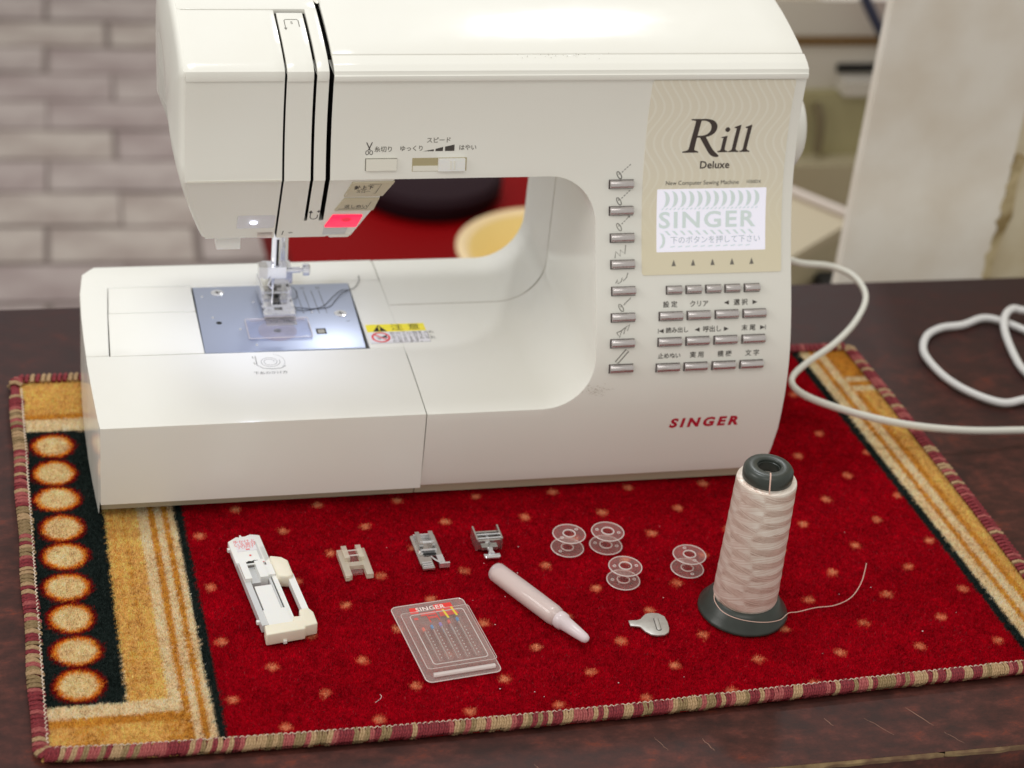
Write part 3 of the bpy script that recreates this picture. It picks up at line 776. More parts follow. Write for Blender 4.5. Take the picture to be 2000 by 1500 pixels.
# ---- top: head cover strips, front ledge and hinged lid
TOPY = [26.22, 26.3, 26.7, 27.4, 28.6, 30.2, 31.6, 33.3, 35.5, 37.5, 39.2, 40.2, 40.8]
TOPZ = [27.05, 27.30, 27.55, 27.82, 28.18, 28.55, 28.82, 29.04, 29.18, 29.1, 28.7, 28.1, 27.05]
def top(y): return float(np.interp(y, TOPY, TOPZ))
def cover(x0, x1, ya, yb, dz=0.0, thick=0.35, w=0.05, endround=None, nx=10):
    bm = bmesh.new(); ys = sorted({ya, yb} | {y for y in np.concatenate([np.array(TOPY), np.linspace(ya, yb, 9)]) if ya < y < yb})
    xs = np.linspace(x0, x1, nx); up = []; dn = []
    for x in xs:
        up.append([bm.verts.new((x, y, top(y) + dz)) for y in ys]); dn.append([bm.verts.new((x, y, top(y) + dz - thick)) for y in ys])
    n, m = len(xs), len(ys)
    for i in range(n - 1):
        for j in range(m - 1):
            bm.faces.new((up[i][j], up[i + 1][j], up[i + 1][j + 1], up[i][j + 1])); bm.faces.new((dn[i][j], dn[i][j + 1], dn[i + 1][j + 1], dn[i + 1][j]))
    for i in range(n - 1):
        bm.faces.new((up[i][0], dn[i][0], dn[i + 1][0], up[i + 1][0])); bm.faces.new((up[i][-1], up[i + 1][-1], dn[i + 1][-1], dn[i][-1]))
    for j in range(m - 1):
        bm.faces.new((up[0][j], up[0][j + 1], dn[0][j + 1], dn[0][j])); bm.faces.new((up[-1][j], dn[-1][j], dn[-1][j + 1], up[-1][j + 1]))
    bmesh.ops.recalc_face_normals(bm, faces=bm.faces[:])
    if w: bevel(bm, w, 2, 50)
    return bm
obj('head_cover', cover(10.25, 15.98, 26.22, 31.9, w=.06), IV, mach)
obj('guide_tab', cover(16.11, 17.68, 26.22, 31.6, dz=-.02, w=.04, nx=4), IV, mach)
obj('guide_strip', cover(17.86, 18.58, 26.22, 32.6, w=.04, nx=3), IV, mach)
obj('head_cover', cover(10.25, 18.58, 31.98, 40.8, dz=.02, w=.06), IV, mach)
obj('top_ledge', cover(18.86, 48.42, 26.16, 27.44, dz=0.0, w=.07, nx=16), IV, mach)
obj('lid', cover(18.86, 48.34, 27.48, 40.8, dz=.035, w=.06, nx=16), IV, mach)
obj('lid_tab', bx(45.8, 47.6, 33.6, 35.4, top(34.5) - .15, top(34.5) + .09, .03), IV, mach)
bm = bmesh.new(); lathe(bm, [(.05, .0), (.2, .02), (.26, .08), (.2, .14), (.1, .16), (.01, .16)], (0, 0, 0), 16)
for v in bm.verts: v.co = Vector((18.72 + v.co.x * .7, 33.1 + v.co.y * 2.6, top(33.1) - .05 + v.co.z))
obj('thread_guide', bm, 'ivory2', mach)

# ---- rounded left end of the head
def end_cap(ring, steps, x_in):
    """ring: (y, z) outline; steps: (x offset to the left, inset towards the centre)"""
    bm = bmesh.new(); cy = sum(p[0] for p in ring) / len(ring); cz = sum(p[1] for p in ring) / len(ring); prev = None
    for dx, ins in steps:
        cur = []
        for k, (y, z) in enumerate(ring):
            d = math.hypot(y - cy, z - cz); s = max(0.0, 1 - ins / d)
            xo = x_in(y, z) if callable(x_in) else x_in
            cur.append(bm.verts.new((xo - dx, cy + (y - cy) * s, cz + (z - cz) * s)))
        if prev:
            for i in range(len(ring)): bm.faces.new((prev[i], prev[(i + 1) % len(ring)], cur[(i + 1) % len(ring)], cur[i]))
        prev = cur
    bm.faces.new(prev); bmesh.ops.recalc_face_normals(bm, faces=bm.faces[:])
    return bm
hr = [(front(z), z) for z in np.linspace(20.65, 27.0, 8)] + [(y, top(y)) for y in TOPY[1:]] + [(40.8, 24), (40.8, 20), (38, 16.2), (33, 15.7), (28.0, 15.7), (27.7, 16.4), (27.4, 17.1), (27.09, 17.8), (26.78, 18.5), (26.5, 19.15), (26.2, 19.85)]
def head_x(y, z): return 10.25 + 1.5 * max(0, (20.62 - z) / 5.07) ** 1.35
obj('end_cover', end_cap(hr, ((-0.22, 0.03), (0.0, 0.03), (0.10, 0.07), (0.22, 0.25), (0.34, 0.7), (0.46, 1.4), (0.58, 2.4), (0.64, 3.6), (0.66, 5)), head_x), IV, mach, smooth=50)

# ---- lower head, slanting back under the arm
LY0, LZ0, LY1, LZ1 = 25.86, 20.62, 28.06, 15.55
LL = math.hypot(LY1 - LY0, LZ1 - LZ0); dY, dZ = (LY1 - LY0) / LL, (LZ1 - LZ0) / LL      # down the slant
nY, nZ = dZ, -dY                                                                        # outward normal (towards the front and down)
def slant(x, t, off=0.0): return (x, LY0 + dY * t + nY * off, LZ0 + dZ * t + nZ * off)
def on_slant(x0, t0, off=0.015):
    return lambda u, v: slant(x0 + u, t0 - v, off)
ts = np.linspace(0, LL, 15)
def lx(t): return 10.3 + 1.5 * (t / LL) ** 1.35
def rx(t): return float(np.interp(t / LL, [0, .08, .27, .31, .36, .58, .62, .68, .85, 1], [22.95, 22.75, 22.15, 22.15, 22.12, 21.75, 21.62, 21.5, 21.1, 20.75]))
def lower_head():
    bm = bmesh.new(); T0 = 3.85
    def strip(a, b, t1, t0=0.0, n=5):
        tt = [t for t in ts if t0 - 1e-6 <= t <= t1 + 1e-6]; rr = []
        for t in tt:
            x0 = a(t) if callable(a) else a; x1 = b(t) if callable(b) else b
            rr.append([bm.verts.new(slant(x0 + (x1 - x0) * i / n, t)) for i in range(n + 1)])
        for r0, r1 in zip(rr[:-1], rr[1:]):
            for i in range(n): bm.faces.new((r0[i], r0[i + 1], r1[i + 1], r1[i]))
    tc = float(ts[10])
    strip(lx, SLOTS[0][0], LL, n=6); strip(SLOTS[0][1], SLOTS[1][0], tc, n=3); strip(SLOTS[1][1], SLOTS[2][0], tc, n=2); strip(SLOTS[2][1], rx, tc, n=5)
    strip(SLOTS[0][1], SLOTS[1][0], LL, tc, 3); strip(SLOTS[1][0], SLOTS[1][1], LL, tc, 1); strip(SLOTS[1][1], SLOTS[2][0], LL, tc, 2); strip(SLOTS[2][0], SLOTS[2][1], LL, tc, 1); strip(SLOTS[2][1], rx, LL, tc, 5)
    bmesh.ops.remove_doubles(bm, verts=bm.verts[:], dist=0.002)
    bound = [e for e in bm.edges if e.is_boundary]; vm = {}
    for e in bound:
        for v in e.verts:
            if v not in vm:
                deep = 15.9 < v.co.x < 18.95
                vm[v] = bm.verts.new((v.co.x, v.co.y + 4.0 if deep else 37.0, v.co.z + (0 if deep else .15)))
    for e in bound:
        a, b = e.verts; q = bm.faces.new((a, b, vm[b], vm[a]))
        if all(15.9 < v.co.x < 18.95 for v in (a, b)) and abs(a.co.x - b.co.x) < .01: q.material_index = 1
    bmesh.ops.recalc_face_normals(bm, faces=bm.faces[:])
    eds = [e for e in bound if e.is_valid and not any(15.9 < v.co.x < 18.95 for v in e.verts) and not all(v.co.z > LZ0 - .02 for v in e.verts)]
    bmesh.ops.bevel(bm, geom=eds, offset=0.13, segments=3, profile=0.6, affect='EDGES', clamp_overlap=True)
    return bm
obj('lower_head', lower_head(), [IV, 'black'], mach, smooth=40)
bm = bmesh.new(); 
obj('ledge_line', bx(10.4, 15.95, 25.80, 26.2, 20.50, 20.60, .03), 'ivory2', mach)

def plate_on_slant(pts, lo, hi, w=.06):
    """pts (x, t) polygon raised from lo to hi off the slanted face"""
    bm = bmesh.new(); A = [bm.verts.new(slant(x, t, lo)) for x, t in pts]; B = [bm.verts.new(slant(x, t, hi)) for x, t in pts]; n = len(pts)
    bm.faces.new(A[::-1]); bm.faces.new(B)
    for i in range(n): bm.faces.new((A[i], A[(i + 1) % n], B[(i + 1) % n], B[i]))
    bmesh.ops.recalc_face_normals(bm, faces=bm.faces[:]); bevel(bm, w, 2, 40)
    return bm
def tz(z): return (LZ0 - z) / -dZ
o = obj('needle_up_button', plate_on_slant([(20.25, .36), (22.86, .34), (22.26, tz(19.1)), (19.86, tz(19.06))], -.1, .10, .07), 'beige_key', mach); o['label'] = 'beige push button printed with two lines of Japanese'
flat_print('button_print', [shift(text2d('針上下', .40, fat=.008), .05, .14), shift(text2d('スロー', .30), .05, -.22), stroke2d([(.35, .45), (1.08, .45), (.82, -.36), (.7, -.40)], .03)], 'ink', o, on_slant(20.95, 0.95, .115))
o = obj('reverse_button', plate_on_slant([(19.92, tz(18.93)), (22.1, tz(18.91)), (21.84, tz(17.86)), (19.42, tz(17.84))], -.1, .10, .07), 'beige_key', mach); o['label'] = 'beige push button for reverse stitching'
flat_print('button_print', [shift(text2d('返しぬい', .36), -.05, -.14), stroke2d([(.85, .30), (.62, -.36), (-1.1, -.36)], .03)], 'ink', o, on_slant(20.75, tz(18.40), .115))
o = obj('start_button', plate_on_slant([(19.40, tz(17.50)), (21.26, tz(17.46)), (20.98, tz(16.42)), (18.97, tz(16.45))], -.1, .11, .07), 'red_lit', mach); o['label'] = 'lit red start button'
flat_print('button_lens', [poly2d(circ(0, 0, .3, 18, ry=.2))], mat('red_lens', (214, 24, 62), .3, emit=((230, 20, 60), .45)), o, on_slant(20.25, tz(17.15), .118))
obj('button_lip', plate_on_slant([(19.25, 5.35), (20.75, 5.30), (20.6, 5.62), (19.4, 5.62)], -.5, .03, .06), 'ivory2', mach)
obj('control_panel', plate_on_slant([(18.98, 4.45), (20.5, 4.42), (20.35, 5.3), (18.95, 5.3)], -.1, .035, .02), 'grey_pl', mach)

# lamp window, LED and the light it gives
w = obj('lamp_window', plate_on_slant(rrect(13.6, 15.9, tz(17.55), tz(16.5), .1, 3), -.02, .05, .02), 'win', mach)
bm = bmesh.new(); bmesh.ops.create_uvsphere(bm, u_segments=14, v_segments=8, radius=.15, matrix=Matrix.Translation(slant(14.6, tz(16.98), .06)) @ Matrix.Diagonal((1.5, .6, .7, 1)))
obj('led', bm, 'led', w)
ld = bpy.data.lights.new('sewing_lamp', 'AREA'); ld.shape = 'DISK'; ld.size = 0.014; ld.energy = 0.036; ld.color = (0.66, 0.73, 1.0)
lo = bpy.data.objects.new('sewing_lamp', ld); COL.objects.link(lo); lo.parent = mach
lo.location = (Vector((15.2, 28.6, 15.1)) - Vector(ORG[mach.name])) * CM
lo.rotation_euler = (Vector((16.9, 32.6, 7)) - Vector((15.2, 28.6, 15.1))).normalized().to_track_quat('-Z', 'Y').to_euler()
obj('threader_lever', rot_bm(bx(-.72, .72, -.5, .5, -.55, .55, .14, 3), 0, (13.25, 28.9, 15.2)), 'white_pl', mach)
obj('thread_guide', plate_on_slant([(14.9, 4.95), (15.85, 4.95), (15.85, 5.45), (14.95, 5.45)], 0, .1, .03), 'clear', mach)
flat_print('printed_mark', [stroke2d([(0, .2), (-.06, -.2)], .05), shift(stroke2d(circ(0, 0, .11, 14, ry=.05), .03, True), .45, 0)], 'ink', mach, on_slant(16.5, 5.05))
arrow4 = [stroke2d([(-.22, .38), (-.22, -.1), (-.14, -.25), (0, -.3), (.14, -.25), (.22, -.1), (.22, .12)], .055), poly2d([(-.36, .3), (-.08, .3), (-.22, .55)]), shift(text2d('4', .34, fat=.01), .24, .42)]
flat_print('printed_mark', arrow4, 'ink', mach, on_slant(18.24, 3.5))
def on_top(x0, y0, off=.03): return lambda u, v: (x0 + u, y0 + v, top(y0 + v) + off)
flat_print('printed_mark', [stroke2d([(-.42, -.55), (-.42, .25), (-.34, .36), (.34, .36), (.42, .25), (.42, -.4)], .05), poly2d([(-.52, -.5), (-.32, -.5), (-.42, -.72)]), shift(text2d('5', .36), 0, 0)], 'ink_light', mach, on_top(16.9, 30.5, -.005))

# ---- bed: extension table wrapped round the free arm
def bed_slab(poly, zbot, w=.10, dz=0.0, ny=22):
    ys = [p[1] for p in poly]; bm = bmesh.new()
    f = bm.faces.new([bm.verts.new((x, y, 0)) for x, y in poly])
    for y in np.linspace(min(ys), max(ys), ny)[1:-1]:
        bmesh.ops.bisect_plane(bm, geom=bm.verts[:] + bm.edges[:] + bm.faces[:], dist=1e-4, plane_co=(0, float(y), 0), plane_no=(0, 1, 0))
    bound = [e for e in bm.edges if e.is_boundary]
    vm = {}
    for v in list(bm.verts): v.co.z = bed(v.co.y) + dz
    for e in bound:
        for v in e.verts:
            if v not in vm: vm[v] = bm.verts.new((v.co.x, v.co.y, .03 if (v.co.x < 5.9 and v.co.y > 21.5 and zbot < 2) else zbot))
    for e in bound:
        a, b = e.verts; bm.faces.new((a, b, vm[b], vm[a]))
    bmesh.ops.recalc_face_normals(bm, faces=bm.faces[:])
    if bm.faces[0].normal.z < 0 : bmesh.ops.reverse_faces(bm, faces=bm.faces[:])
    eds = [e for e in bound if e.is_valid and e.calc_face_angle(0) > R(40)]
    bmesh.ops.bevel(bm, geom=eds, offset=w, segments=3, profile=.6, affect='EDGES', clamp_overlap=True)
    return bm
left_edge = [(5.85, 40.8), (5.0, 39.6), (4.72, 37), (4.62, 34), (4.60, 31), (4.62, 28), (4.72, 25), (4.86, 22), (4.95, 21.02)]
def bed_front_y(z): return front(z)
# left-hand block: front and left end (upper part)
ext = obj('extension_table', bed_slab([(24.80, 21.02), (24.80, 28.62), (6.10, 28.86), (6.10, 28.9), (4.62, 28.95), (4.62, 28), (4.72, 25), (4.86, 22), (4.95, 21.02)], 1.2, w=.13), IV, mach, smooth=40)
obj('extension_end', bed_slab([(6.04, 28.99), (6.30, 34.0), (6.56, 37.7), (24.80, 37.75), (24.80, 40.8), (5.85, 40.8), (5.0, 39.6), (4.72, 37), (4.62, 34), (4.60, 31), (4.62, 29.0)], 1.2, w=.06), IV, ext, smooth=40)
obj('free_arm_cover', bed_slab([(6.12, 28.92), (12.0, 28.9), (12.0, 34.2), (6.36, 34.27)], 5.5, w=.03, dz=-.01), IV, mach)
obj('free_arm_cover', bed_slab([(6.38, 34.33), (12.0, 34.26), (12.0, 37.62), (6.6, 37.66)], 5.5, w=.03, dz=-.01), IV, mach)
obj('bed_plate', bed_slab([(12.03, 37.42), (22.5, 37.42), (24.8, 37.42), (24.8, 37.7), (12.03, 37.7)], 5.5, w=.02, dz=-.01, ny=3), IV, mach)
obj('bed_plate', bed_slab([(22.62, 28.7), (24.82, 28.66), (24.83, 37.4), (22.62, 37.4)], 5.5, w=.02, dz=-.008, ny=5), IV, mach)
obj('bed_plate', bed_slab([(24.83, 28.0), (26, 28.0), (26, 34.18), (24.83, 34.18)], 6.0, w=.005, dz=-.02, ny=5), IV, mach)
obj('bed_core', bx(6.6, 24.9, 23, 37.6, 1.3, 6.3), 'ink_light', mach)
# base: recessed strip down to the mat, with a foot lip at the left end
obj('base_strip', bx(5.05, 24.6, 21.95, 39, 0.22, 1.25, .03), 'beige_key', mach)
obj('base_strip', bx(24.66, 47.5, 21.95, 40, 0.22, 1.25, .03), 'beige_key', mach)
bm = bmesh.new(); prism(bm, [(21.1, 1.3), (21.25, .5), (21.6, 0.02), (40, .02), (40.4, 1.3)], 4.62, 4.95, axis=0); bevel(bm, .06, 2)
bm.free()

# ---- needle plate
def zb(art, x0, y0, m, name='engraving', parent=None, off=.055, ang=0.0): return flat_print(name, art, m, parent, on_bed(x0, y0, off, ang))
bm = bmesh.new(); prism(bm, [(12.04, 28.82), (22.35, 28.7), (22.58, 37.34), (12.12, 37.34)], 6.6, 7.05); bevel(bm, .05, 2, 40)
npl = obj('needle_plate', bm, 'steel', mach)
for (x_, y_) in ((13.65, 36.45), (21.4, 33.2)):
    bm = bmesh.new(); lathe(bm, [(.42, 7.052), (.42, 7.075), (.34, 7.10), (.01, 7.11)], (x_, y_, 0), 20); s_ = obj('screw', bm, 'chrome', npl)
    zb([stroke2d([(-.2, -.02), (.2, .02)], .07), stroke2d([(-.02, .2), (.02, -.2)], .07)], x_, y_, 'ink', 'screw_slot', s_, .118)
zb([poly2d(circ(0, 0, .19, 16))], 13.32, 32.5, 'black', 'hole', npl)
zb([poly2d(rrect(-.33, .33, -.36, .36, .05, 2))], 19.78, 31.0, 'black', 'hole', npl)
obj('latch', bx(19.55, 20.0, 30.72, 31.2, 6.9, 7.07, .03), 'chrome_dark', npl)
for (x_, y_) in ((15.89, 35.1), (19.56, 33.5), (13.0, 33.2), (14.6, 31.6), (15.4, 29.55), (12.6, 36.0)):
    bm = bmesh.new(); lathe(bm, [(.09, 7.05), (.08, 7.08), (.01, 7.09)], (x_, y_, 0), 10); obj('rivet', bm, 'chrome', npl)
zb([stroke2d([(xx, 36.4 - 35), (xx + .1, 33.35 - 35)], .035) for xx in (-.35, .15, .67, 1.18)] + [shift(text2d(q, .3), xx, 1.75) for q, xx in (('10', .1), ('20', 1.15))], 19.25, 35.0, 'ink', 'engraving', npl)
zb([stroke2d([(-.12, 0), (.12, .02)], .05)], 21.75, 32.2, 'ink', 'engraving', npl)
# feed dogs and slots
fd = obj('feed_plate', bx(16.35, 18.35, 31.9, 36.6, 7.05, 7.075), 'chrome_dark', npl)
zb([poly2d(rrect(-.09, .09, -.5, .5, .05, 2)), shift(poly2d(rrect(-.09, .09, -.5, .5, .05, 2)), .32, 0), shift(poly2d(rrect(-.09, .09, -.5, .5, .05, 2)), .9, 0), shift(poly2d(rrect(-.09, .09, -.5, .5, .05, 2)), 1.2, 0), shift(poly2d(rrect(-.09, .09, -.2, .2, .05, 2)), .45, 1.9), shift(poly2d(rrect(-.09, .09, -.2, .2, .05, 2)), .85, 1.9)], 16.72, 32.75, 'black', 'feed_slot', fd, .082)
for k_, xx in enumerate((16.72, 17.04, 17.62, 17.92)):
    bm = bmesh.new()
    for q in range(6): box(bm, xx - .055, xx + .055, 32.35 + q * .14, 32.42 + q * .14, 7.0, 7.12)
    obj('feed_dog', bm, 'chrome', fd)
# bobbin cover with the bobbin under it
bm = bmesh.new(); prism(bm, rrect(15.0, 19.1, 30.12, 32.62, .12, 3), 7.06, 7.20); bevel(bm, .04, 2, 40)
bc = obj('bobbin_cover', bm, 'clear_dim', mach)
bm = bmesh.new(); lathe(bm, [(1.25, 7.07), (1.25, 7.12), (1.1, 7.14), (.95, 7.09), (.45, 7.09), (.38, 7.16), (.26, 7.16), (.24, 7.07)], (16.95, 31.2, 0), 36, closed=True); obj('bobbin_rim', bm, 'clear', bc)
zb([poly2d(circ(0, 0, .24, 16))], 16.95, 31.2, 'ink', 'bobbin_hole', bc, .10)
bm = bmesh.new(); P_ = [(x_, y_, 7.2) for x_, y_ in rrect(15.0, 19.1, 30.12, 32.62, .12, 3)]; tube(bm, P_ + [P_[0]], .03, 5, caps=False); obj('cover_edge', bm, 'clear_edge', bc)
obj('cover_ridge', bx(15.3, 18.9, 32.3, 32.42, 7.19, 7.25, .02), 'clear', bc)
zb([stroke2d([(-.05, .8), (0, -.8)], .06)], 19.14, 31.3, 'black', 'gap_line', bc, .06)

# ---- needle bar, clamp, presser bar and foot
NX, NY = 17.2, 34.0
bm = bmesh.new(); lathe(bm, [(.3, 10.2), (.3, 17), (.3, 17.01)], (NX - .12, NY, 0), 20); obj('needle_bar', bm, 'chrome', mach)
obj('needle_bar_slot', bx(NX - .14, NX + .02, NY - .315, NY - .2, 10.5, 12.4), 'black', mach)
bm = bmesh.new(); lathe(bm, [(.34, 8.7), (.34, 17)], (17.85, 36.0, 0), 20); obj('presser_bar', bm, 'chrome', mach)
cl = obj('needle_clamp', bx(16.25, 17.75, 33.55, 34.5, 9.65, 10.45, .15, 3), 'chrome', mach)
obj('clamp_block', bx(15.95, 16.5, 33.4, 34.2, 9.8, 10.55, .1, 2), 'chrome_dark', cl)
bm = bmesh.new(); lathe(bm, [(.2, 17.7), (.2, 18.7), (.12, 18.72), (.12, 18.85), (.38, 18.86), (.4, 19.0), (.4, 19.25), (.3, 19.32), (.01, 19.34)], (0, 33.9, 10.05), 20, 'x'); obj('clamp_screw', bm, 'chrome', cl)
bm = bmesh.new(); tube(bm, [(16.72, 33.4, 9.75), (16.55, 33.3, 9.3), (16.8, 33.35, 9.05)], .06, 6); obj('thread_hook', bm, 'chrome', cl)
bm = bmesh.new(); lathe(bm, [(.09, 9.8), (.09, 8.9), (.05, 8.8), (.045, 7.3), (.01, 7.05)], (16.95, NY - .1, 0), 10); obj('needle', bm, 'chrome', mach)
ft = obj('presser_foot', bx(16.35, 17.0, 33.0, 35.6, 7.35, 7.55, .05), 'chrome', mach)
obj('toe', bx(17.55, 18.35, 33.0, 36.6, 7.32, 7.52, .05), 'chrome', ft)
obj('foot_sole', bx(16.3, 18.3, 34.6, 36.8, 7.18, 7.34, .05), 'chrome_dark', ft)
obj('foot_front', bx(16.25, 18.3, 32.55, 33.15, 7.3, 7.5, .08), 'chrome', ft)
obj('front_bar', bx(16.2, 18.32, 33.35, 33.6, 7.5, 7.66, .06), 'chrome', ft)
obj('ankle', bx(16.85, 17.75, 35.3, 36.5, 7.5, 8.95, .1), 'chrome_dark', ft)
obj('side_wall', bx(16.25, 16.45, 34.3, 36.7, 7.3, 8.3, .05), 'chrome', ft)
obj('side_wall', bx(18.0, 18.25, 34.3, 36.7, 7.3, 8.3, .05), 'chrome', ft)
bm = bmesh.new(); lathe(bm, [(.09, 16.3), (.09, 18.3)], (0, 34.9, 7.85), 10, 'x'); obj('pivot_pin', bm, 'chrome', ft)
obj('holder', bx(17.1, 18.4, 35.0, 36.6, 8.4, 9.3, .12), 'chrome', ft)
bm = bmesh.new(); tube(bm, catmull([(18.2, 34.3, 7.6), (18.5, 34.0, 7.2), (18.9, 34.1, 7.09), (19.8, 33.9, 7.09), (20.8, 34.1, 7.09), (21.4, 35.0, 7.1), (22.0, 35.9, 7.12), (22.9, 36.6, 7.06), (23.4, 37.6, 7.05), (23.5, 38.4, 7.02)], 8), .022, 5)
tube(bm, catmull([(18.2, 34.3, 7.6), (18.5, 33.8, 7.15), (19.3, 33.75, 7.09), (20.4, 34.2, 7.1), (21.2, 35.3, 7.12), (21.9, 36.2, 7.1), (22.4, 36.3, 7.1)], 8), .022, 5)
tube(bm, catmull([(18.2, 34.3, 7.6), (18.7, 35.0, 7.3), (18.9, 36.0, 7.2), (18.6, 36.6, 7.3), (18.3, 36.2, 7.4)], 8), .02, 5)
obj('thread_end', bm, mat('black_thread', (40, 36, 40), .7), mach)

# ---- warning sticker
st = obj('warning_sticker', bx(22.76, 26.74, 29.22, 31.68, 6.99, 7.022), 'sticker', mach); st['label'] = 'yellow and white warning sticker'
q2 = lambda art, m, nm: zb([shift(a, 24.75, 30.45) for a in art], 0, 0, m, nm, st, .028)
zb([poly2d([(-1.98, .22), (1.93, .22), (1.93, 1.2), (-1.98, 1.2)])], 24.76, 30.45, 'yellow', 'yellow_band', st, .026)
zb([poly2d([(-1.6, .28), (-.68, .28), (-1.14, 1.12)])], 24.76, 30.45, 'black', 'warning_triangle', st, .030)
zb([stroke2d([(-1.14, .9), (-1.14, .55)], .1), poly2d(circ(-1.14, .42, .06, 10)), ], 24.76, 30.45, 'yellow', 'exclamation', st, .034)
zb([shift(text2d('注', .85), .05, .70), shift(text2d('意', .85), 1.2, .70)], 24.76, 30.45, 'black', 'printed_text', st, .030)
zb([stroke2d(circ(-1.22, -.48, .55, 28, ry=.58), .14, True), stroke2d([(-1.6, -.1), (-.84, -.86)], .12)], 24.76, 30.45, 'red_print', 'prohibition_ring', st, .032)
zb([poly2d([(-1.2, -.45), (-.82, -.2), (-.8, -.6)]), stroke2d([(-1.5, -.45), (-1.25, -.7)], .05), stroke2d([(-1.42, -.72), (-1.2, -.5)], .05)], 24.76, 30.45, 'black', 'pictogram', st, .029)
zb([shift(text2d(q, .36, spacing=1.05, align='LEFT'), -.55, yy) for q, yy in (('針の下に指を入れ', -.02), ('ないでください。', -.38), ('ケガをするおそれ', -.72), ('があります。', -1.04))], 24.76, 30.45, 'ink', 'printed_text', st, .030)
zb([stroke2d([(-1.97, -1.2), (1.95, -1.2), (1.95, .2)], .025)], 24.76, 30.45, 'ink_light', 'border_line', st, .029)
# bobbin threading diagram
spiral = [((.22 + .30 * t / 720) * math.cos(R(t)) * 1.25, (.22 + .30 * t / 720) * math.sin(R(t)) * 1.2) for t in range(0, 760, 20)]
zb([stroke2d(spiral, .03), stroke2d([(-.85, .75), (-.85, -.35), (-.5, -.75), (.1, -.85), (.6, -.8), (.95, -.5)], .05), stroke2d(circ(0, 0, .95, 16, -40, 70), .02), stroke2d([(-1.02, .7), (-1.0, .45)], .05), stroke2d([(-1.02, 0), (-.95, -.25)], .05)], 15.95, 27.5, 'ink_light', 'printed_diagram', mach, .012)
zb([text2d('下糸のかけ方', .36)], 15.85, 26.2, 'ink_light', 'printed_text', mach, .012)

# ---- display panel
def panel_on_front(x0, x1, z0, z1, lo, hi, rr=.15, w=.02, nz=18):
    P = rrect(x0, x1, z0, z1, rr, 3); bm = bmesh.new(); f = bm.faces.new([bm.verts.new((x, 0, z)) for x, z in P])
    for z in np.linspace(z0, z1, nz)[1:-1]: bmesh.ops.bisect_plane(bm, geom=bm.verts[:] + bm.edges[:] + bm.faces[:], dist=1e-4, plane_co=(0, 0, float(z)), plane_no=(0, 0, 1))
    bound = [e for e in bm.edges if e.is_boundary]; vm = {}
    def put(x, z, off):
        s = slope(z); k = math.sqrt(1 + s * s); return (x, front(z) - off / k, z + off * s / k)
    src = {v: (v.co.x, v.co.z) for v in bm.verts}
    for e in bound:
        for v in e.verts:
            if v not in vm: vm[v] = bm.verts.new(put(*src[v], lo))
    for v, (x, z) in src.items(): v.co = put(x, z, hi)
    for e in bound:
        a, b = e.verts; bm.faces.new((a, b, vm[b], vm[a]))
    bmesh.ops.recalc_face_normals(bm, faces=bm.faces[:])
    return bm
def wavy():
    m = mat('wavy_foil', (198, 184, 150), 0.28, coat=.2)
    nt = m.node_tree; b = nt.nodes['Principled BSDF']; N = nt.nodes.new; L = nt.links.new
    tc = N('ShaderNodeTexCoord'); sp = N('ShaderNodeSeparateXYZ'); L(tc.outputs['Object'], sp.inputs[0])
    def math_(op, a, b_=None, c_=None):
        q = N('ShaderNodeMath'); q.operation = op
        for i, v in enumerate((a, b_, c_)):
            if v is None: continue
            if isinstance(v, (int, float)): q.inputs[i].default_value = v
            else: L(v, q.inputs[i])
        return q.outputs[0]
    s = math_('SINE', math_('MULTIPLY', sp.outputs['Z'], 2 * math.pi / .043))
    ph = math_('MULTIPLY_ADD', s, .0050, sp.outputs['X'])
    ln = math_('SINE', math_('MULTIPLY', ph, 2 * math.pi / .0056))
    cr = N('ShaderNodeValToRGB'); e = cr.color_ramp.elements
    e[0].position = .70; e[0].color = s2l((230, 223, 205)); e[1].position = .97; e[1].color = s2l((236, 231, 216))
    L(math_('MULTIPLY_ADD', ln, .5, .5), cr.inputs[0])
    # the printed waves fade out towards the foot of the panel
    mr = N('ShaderNodeMapRange'); mr.inputs['From Min'].default_value = .160; mr.inputs['From Max'].default_value = .215; L(sp.outputs['Z'], mr.inputs[0])
    mx = N('ShaderNodeMixRGB'); mx.inputs[1].default_value = s2l((234, 225, 198)); L(mr.outputs[0], mx.inputs[0]); L(cr.outputs[0], mx.inputs[2])
    L(mx.outputs[0], b.inputs['Base Color'])
    return m
M['wavy'] = wavy()
pan = obj('display_panel', panel_on_front(38.45, 47.7, 14.68, 26.62, -.05, .05), 'wavy', mach, smooth=60)
scr = obj('screen', panel_on_front(39.4, 46.62, 15.95, 19.6, .02, .058, .05), 'lcd', pan, smooth=60)
so = .066
flat_print('screen_text', [text2d('SINGER', 1.42, fat=.035, spacing=1.16, sx=1.2)], 'ink_lcd', scr, on_front(42.7, 17.72, so))
flat_print('screen_text', [text2d('下のボタンを押して下さい', .50, sx=1.0)], mat('lcd_ink2', (176, 188, 190), .6, emit=((176, 188, 190), .1)), scr, on_front(43.3, 16.58, so))
waves = []
for k in range(12):                                         # crescents above the name
    x_ = -3.05 + k * .54
    c1 = [(x_ + .44 * math.cos(R(a)), .32 + .52 * math.sin(R(a)) - .35) for a in range(-80, 81, 16)]
    c2 = [(x_ - .04 + .20 * math.cos(R(a)), .32 + .52 * math.sin(R(a)) - .35) for a in range(80, -81, -16)]
    waves.append(poly2d(c1 + c2)); 
flat_print('screen_waves', waves, 'ink_lcd', scr, on_front(42.85, 19.02, so))
w2 = [stroke2d([(-3.1 + k * .27, -.05), (-2.95 + k * .27, .05)], .07) for k in range(24)]
flat_print('screen_waves', w2, 'ink_lcd', scr, on_front(42.8, 18.42, so))
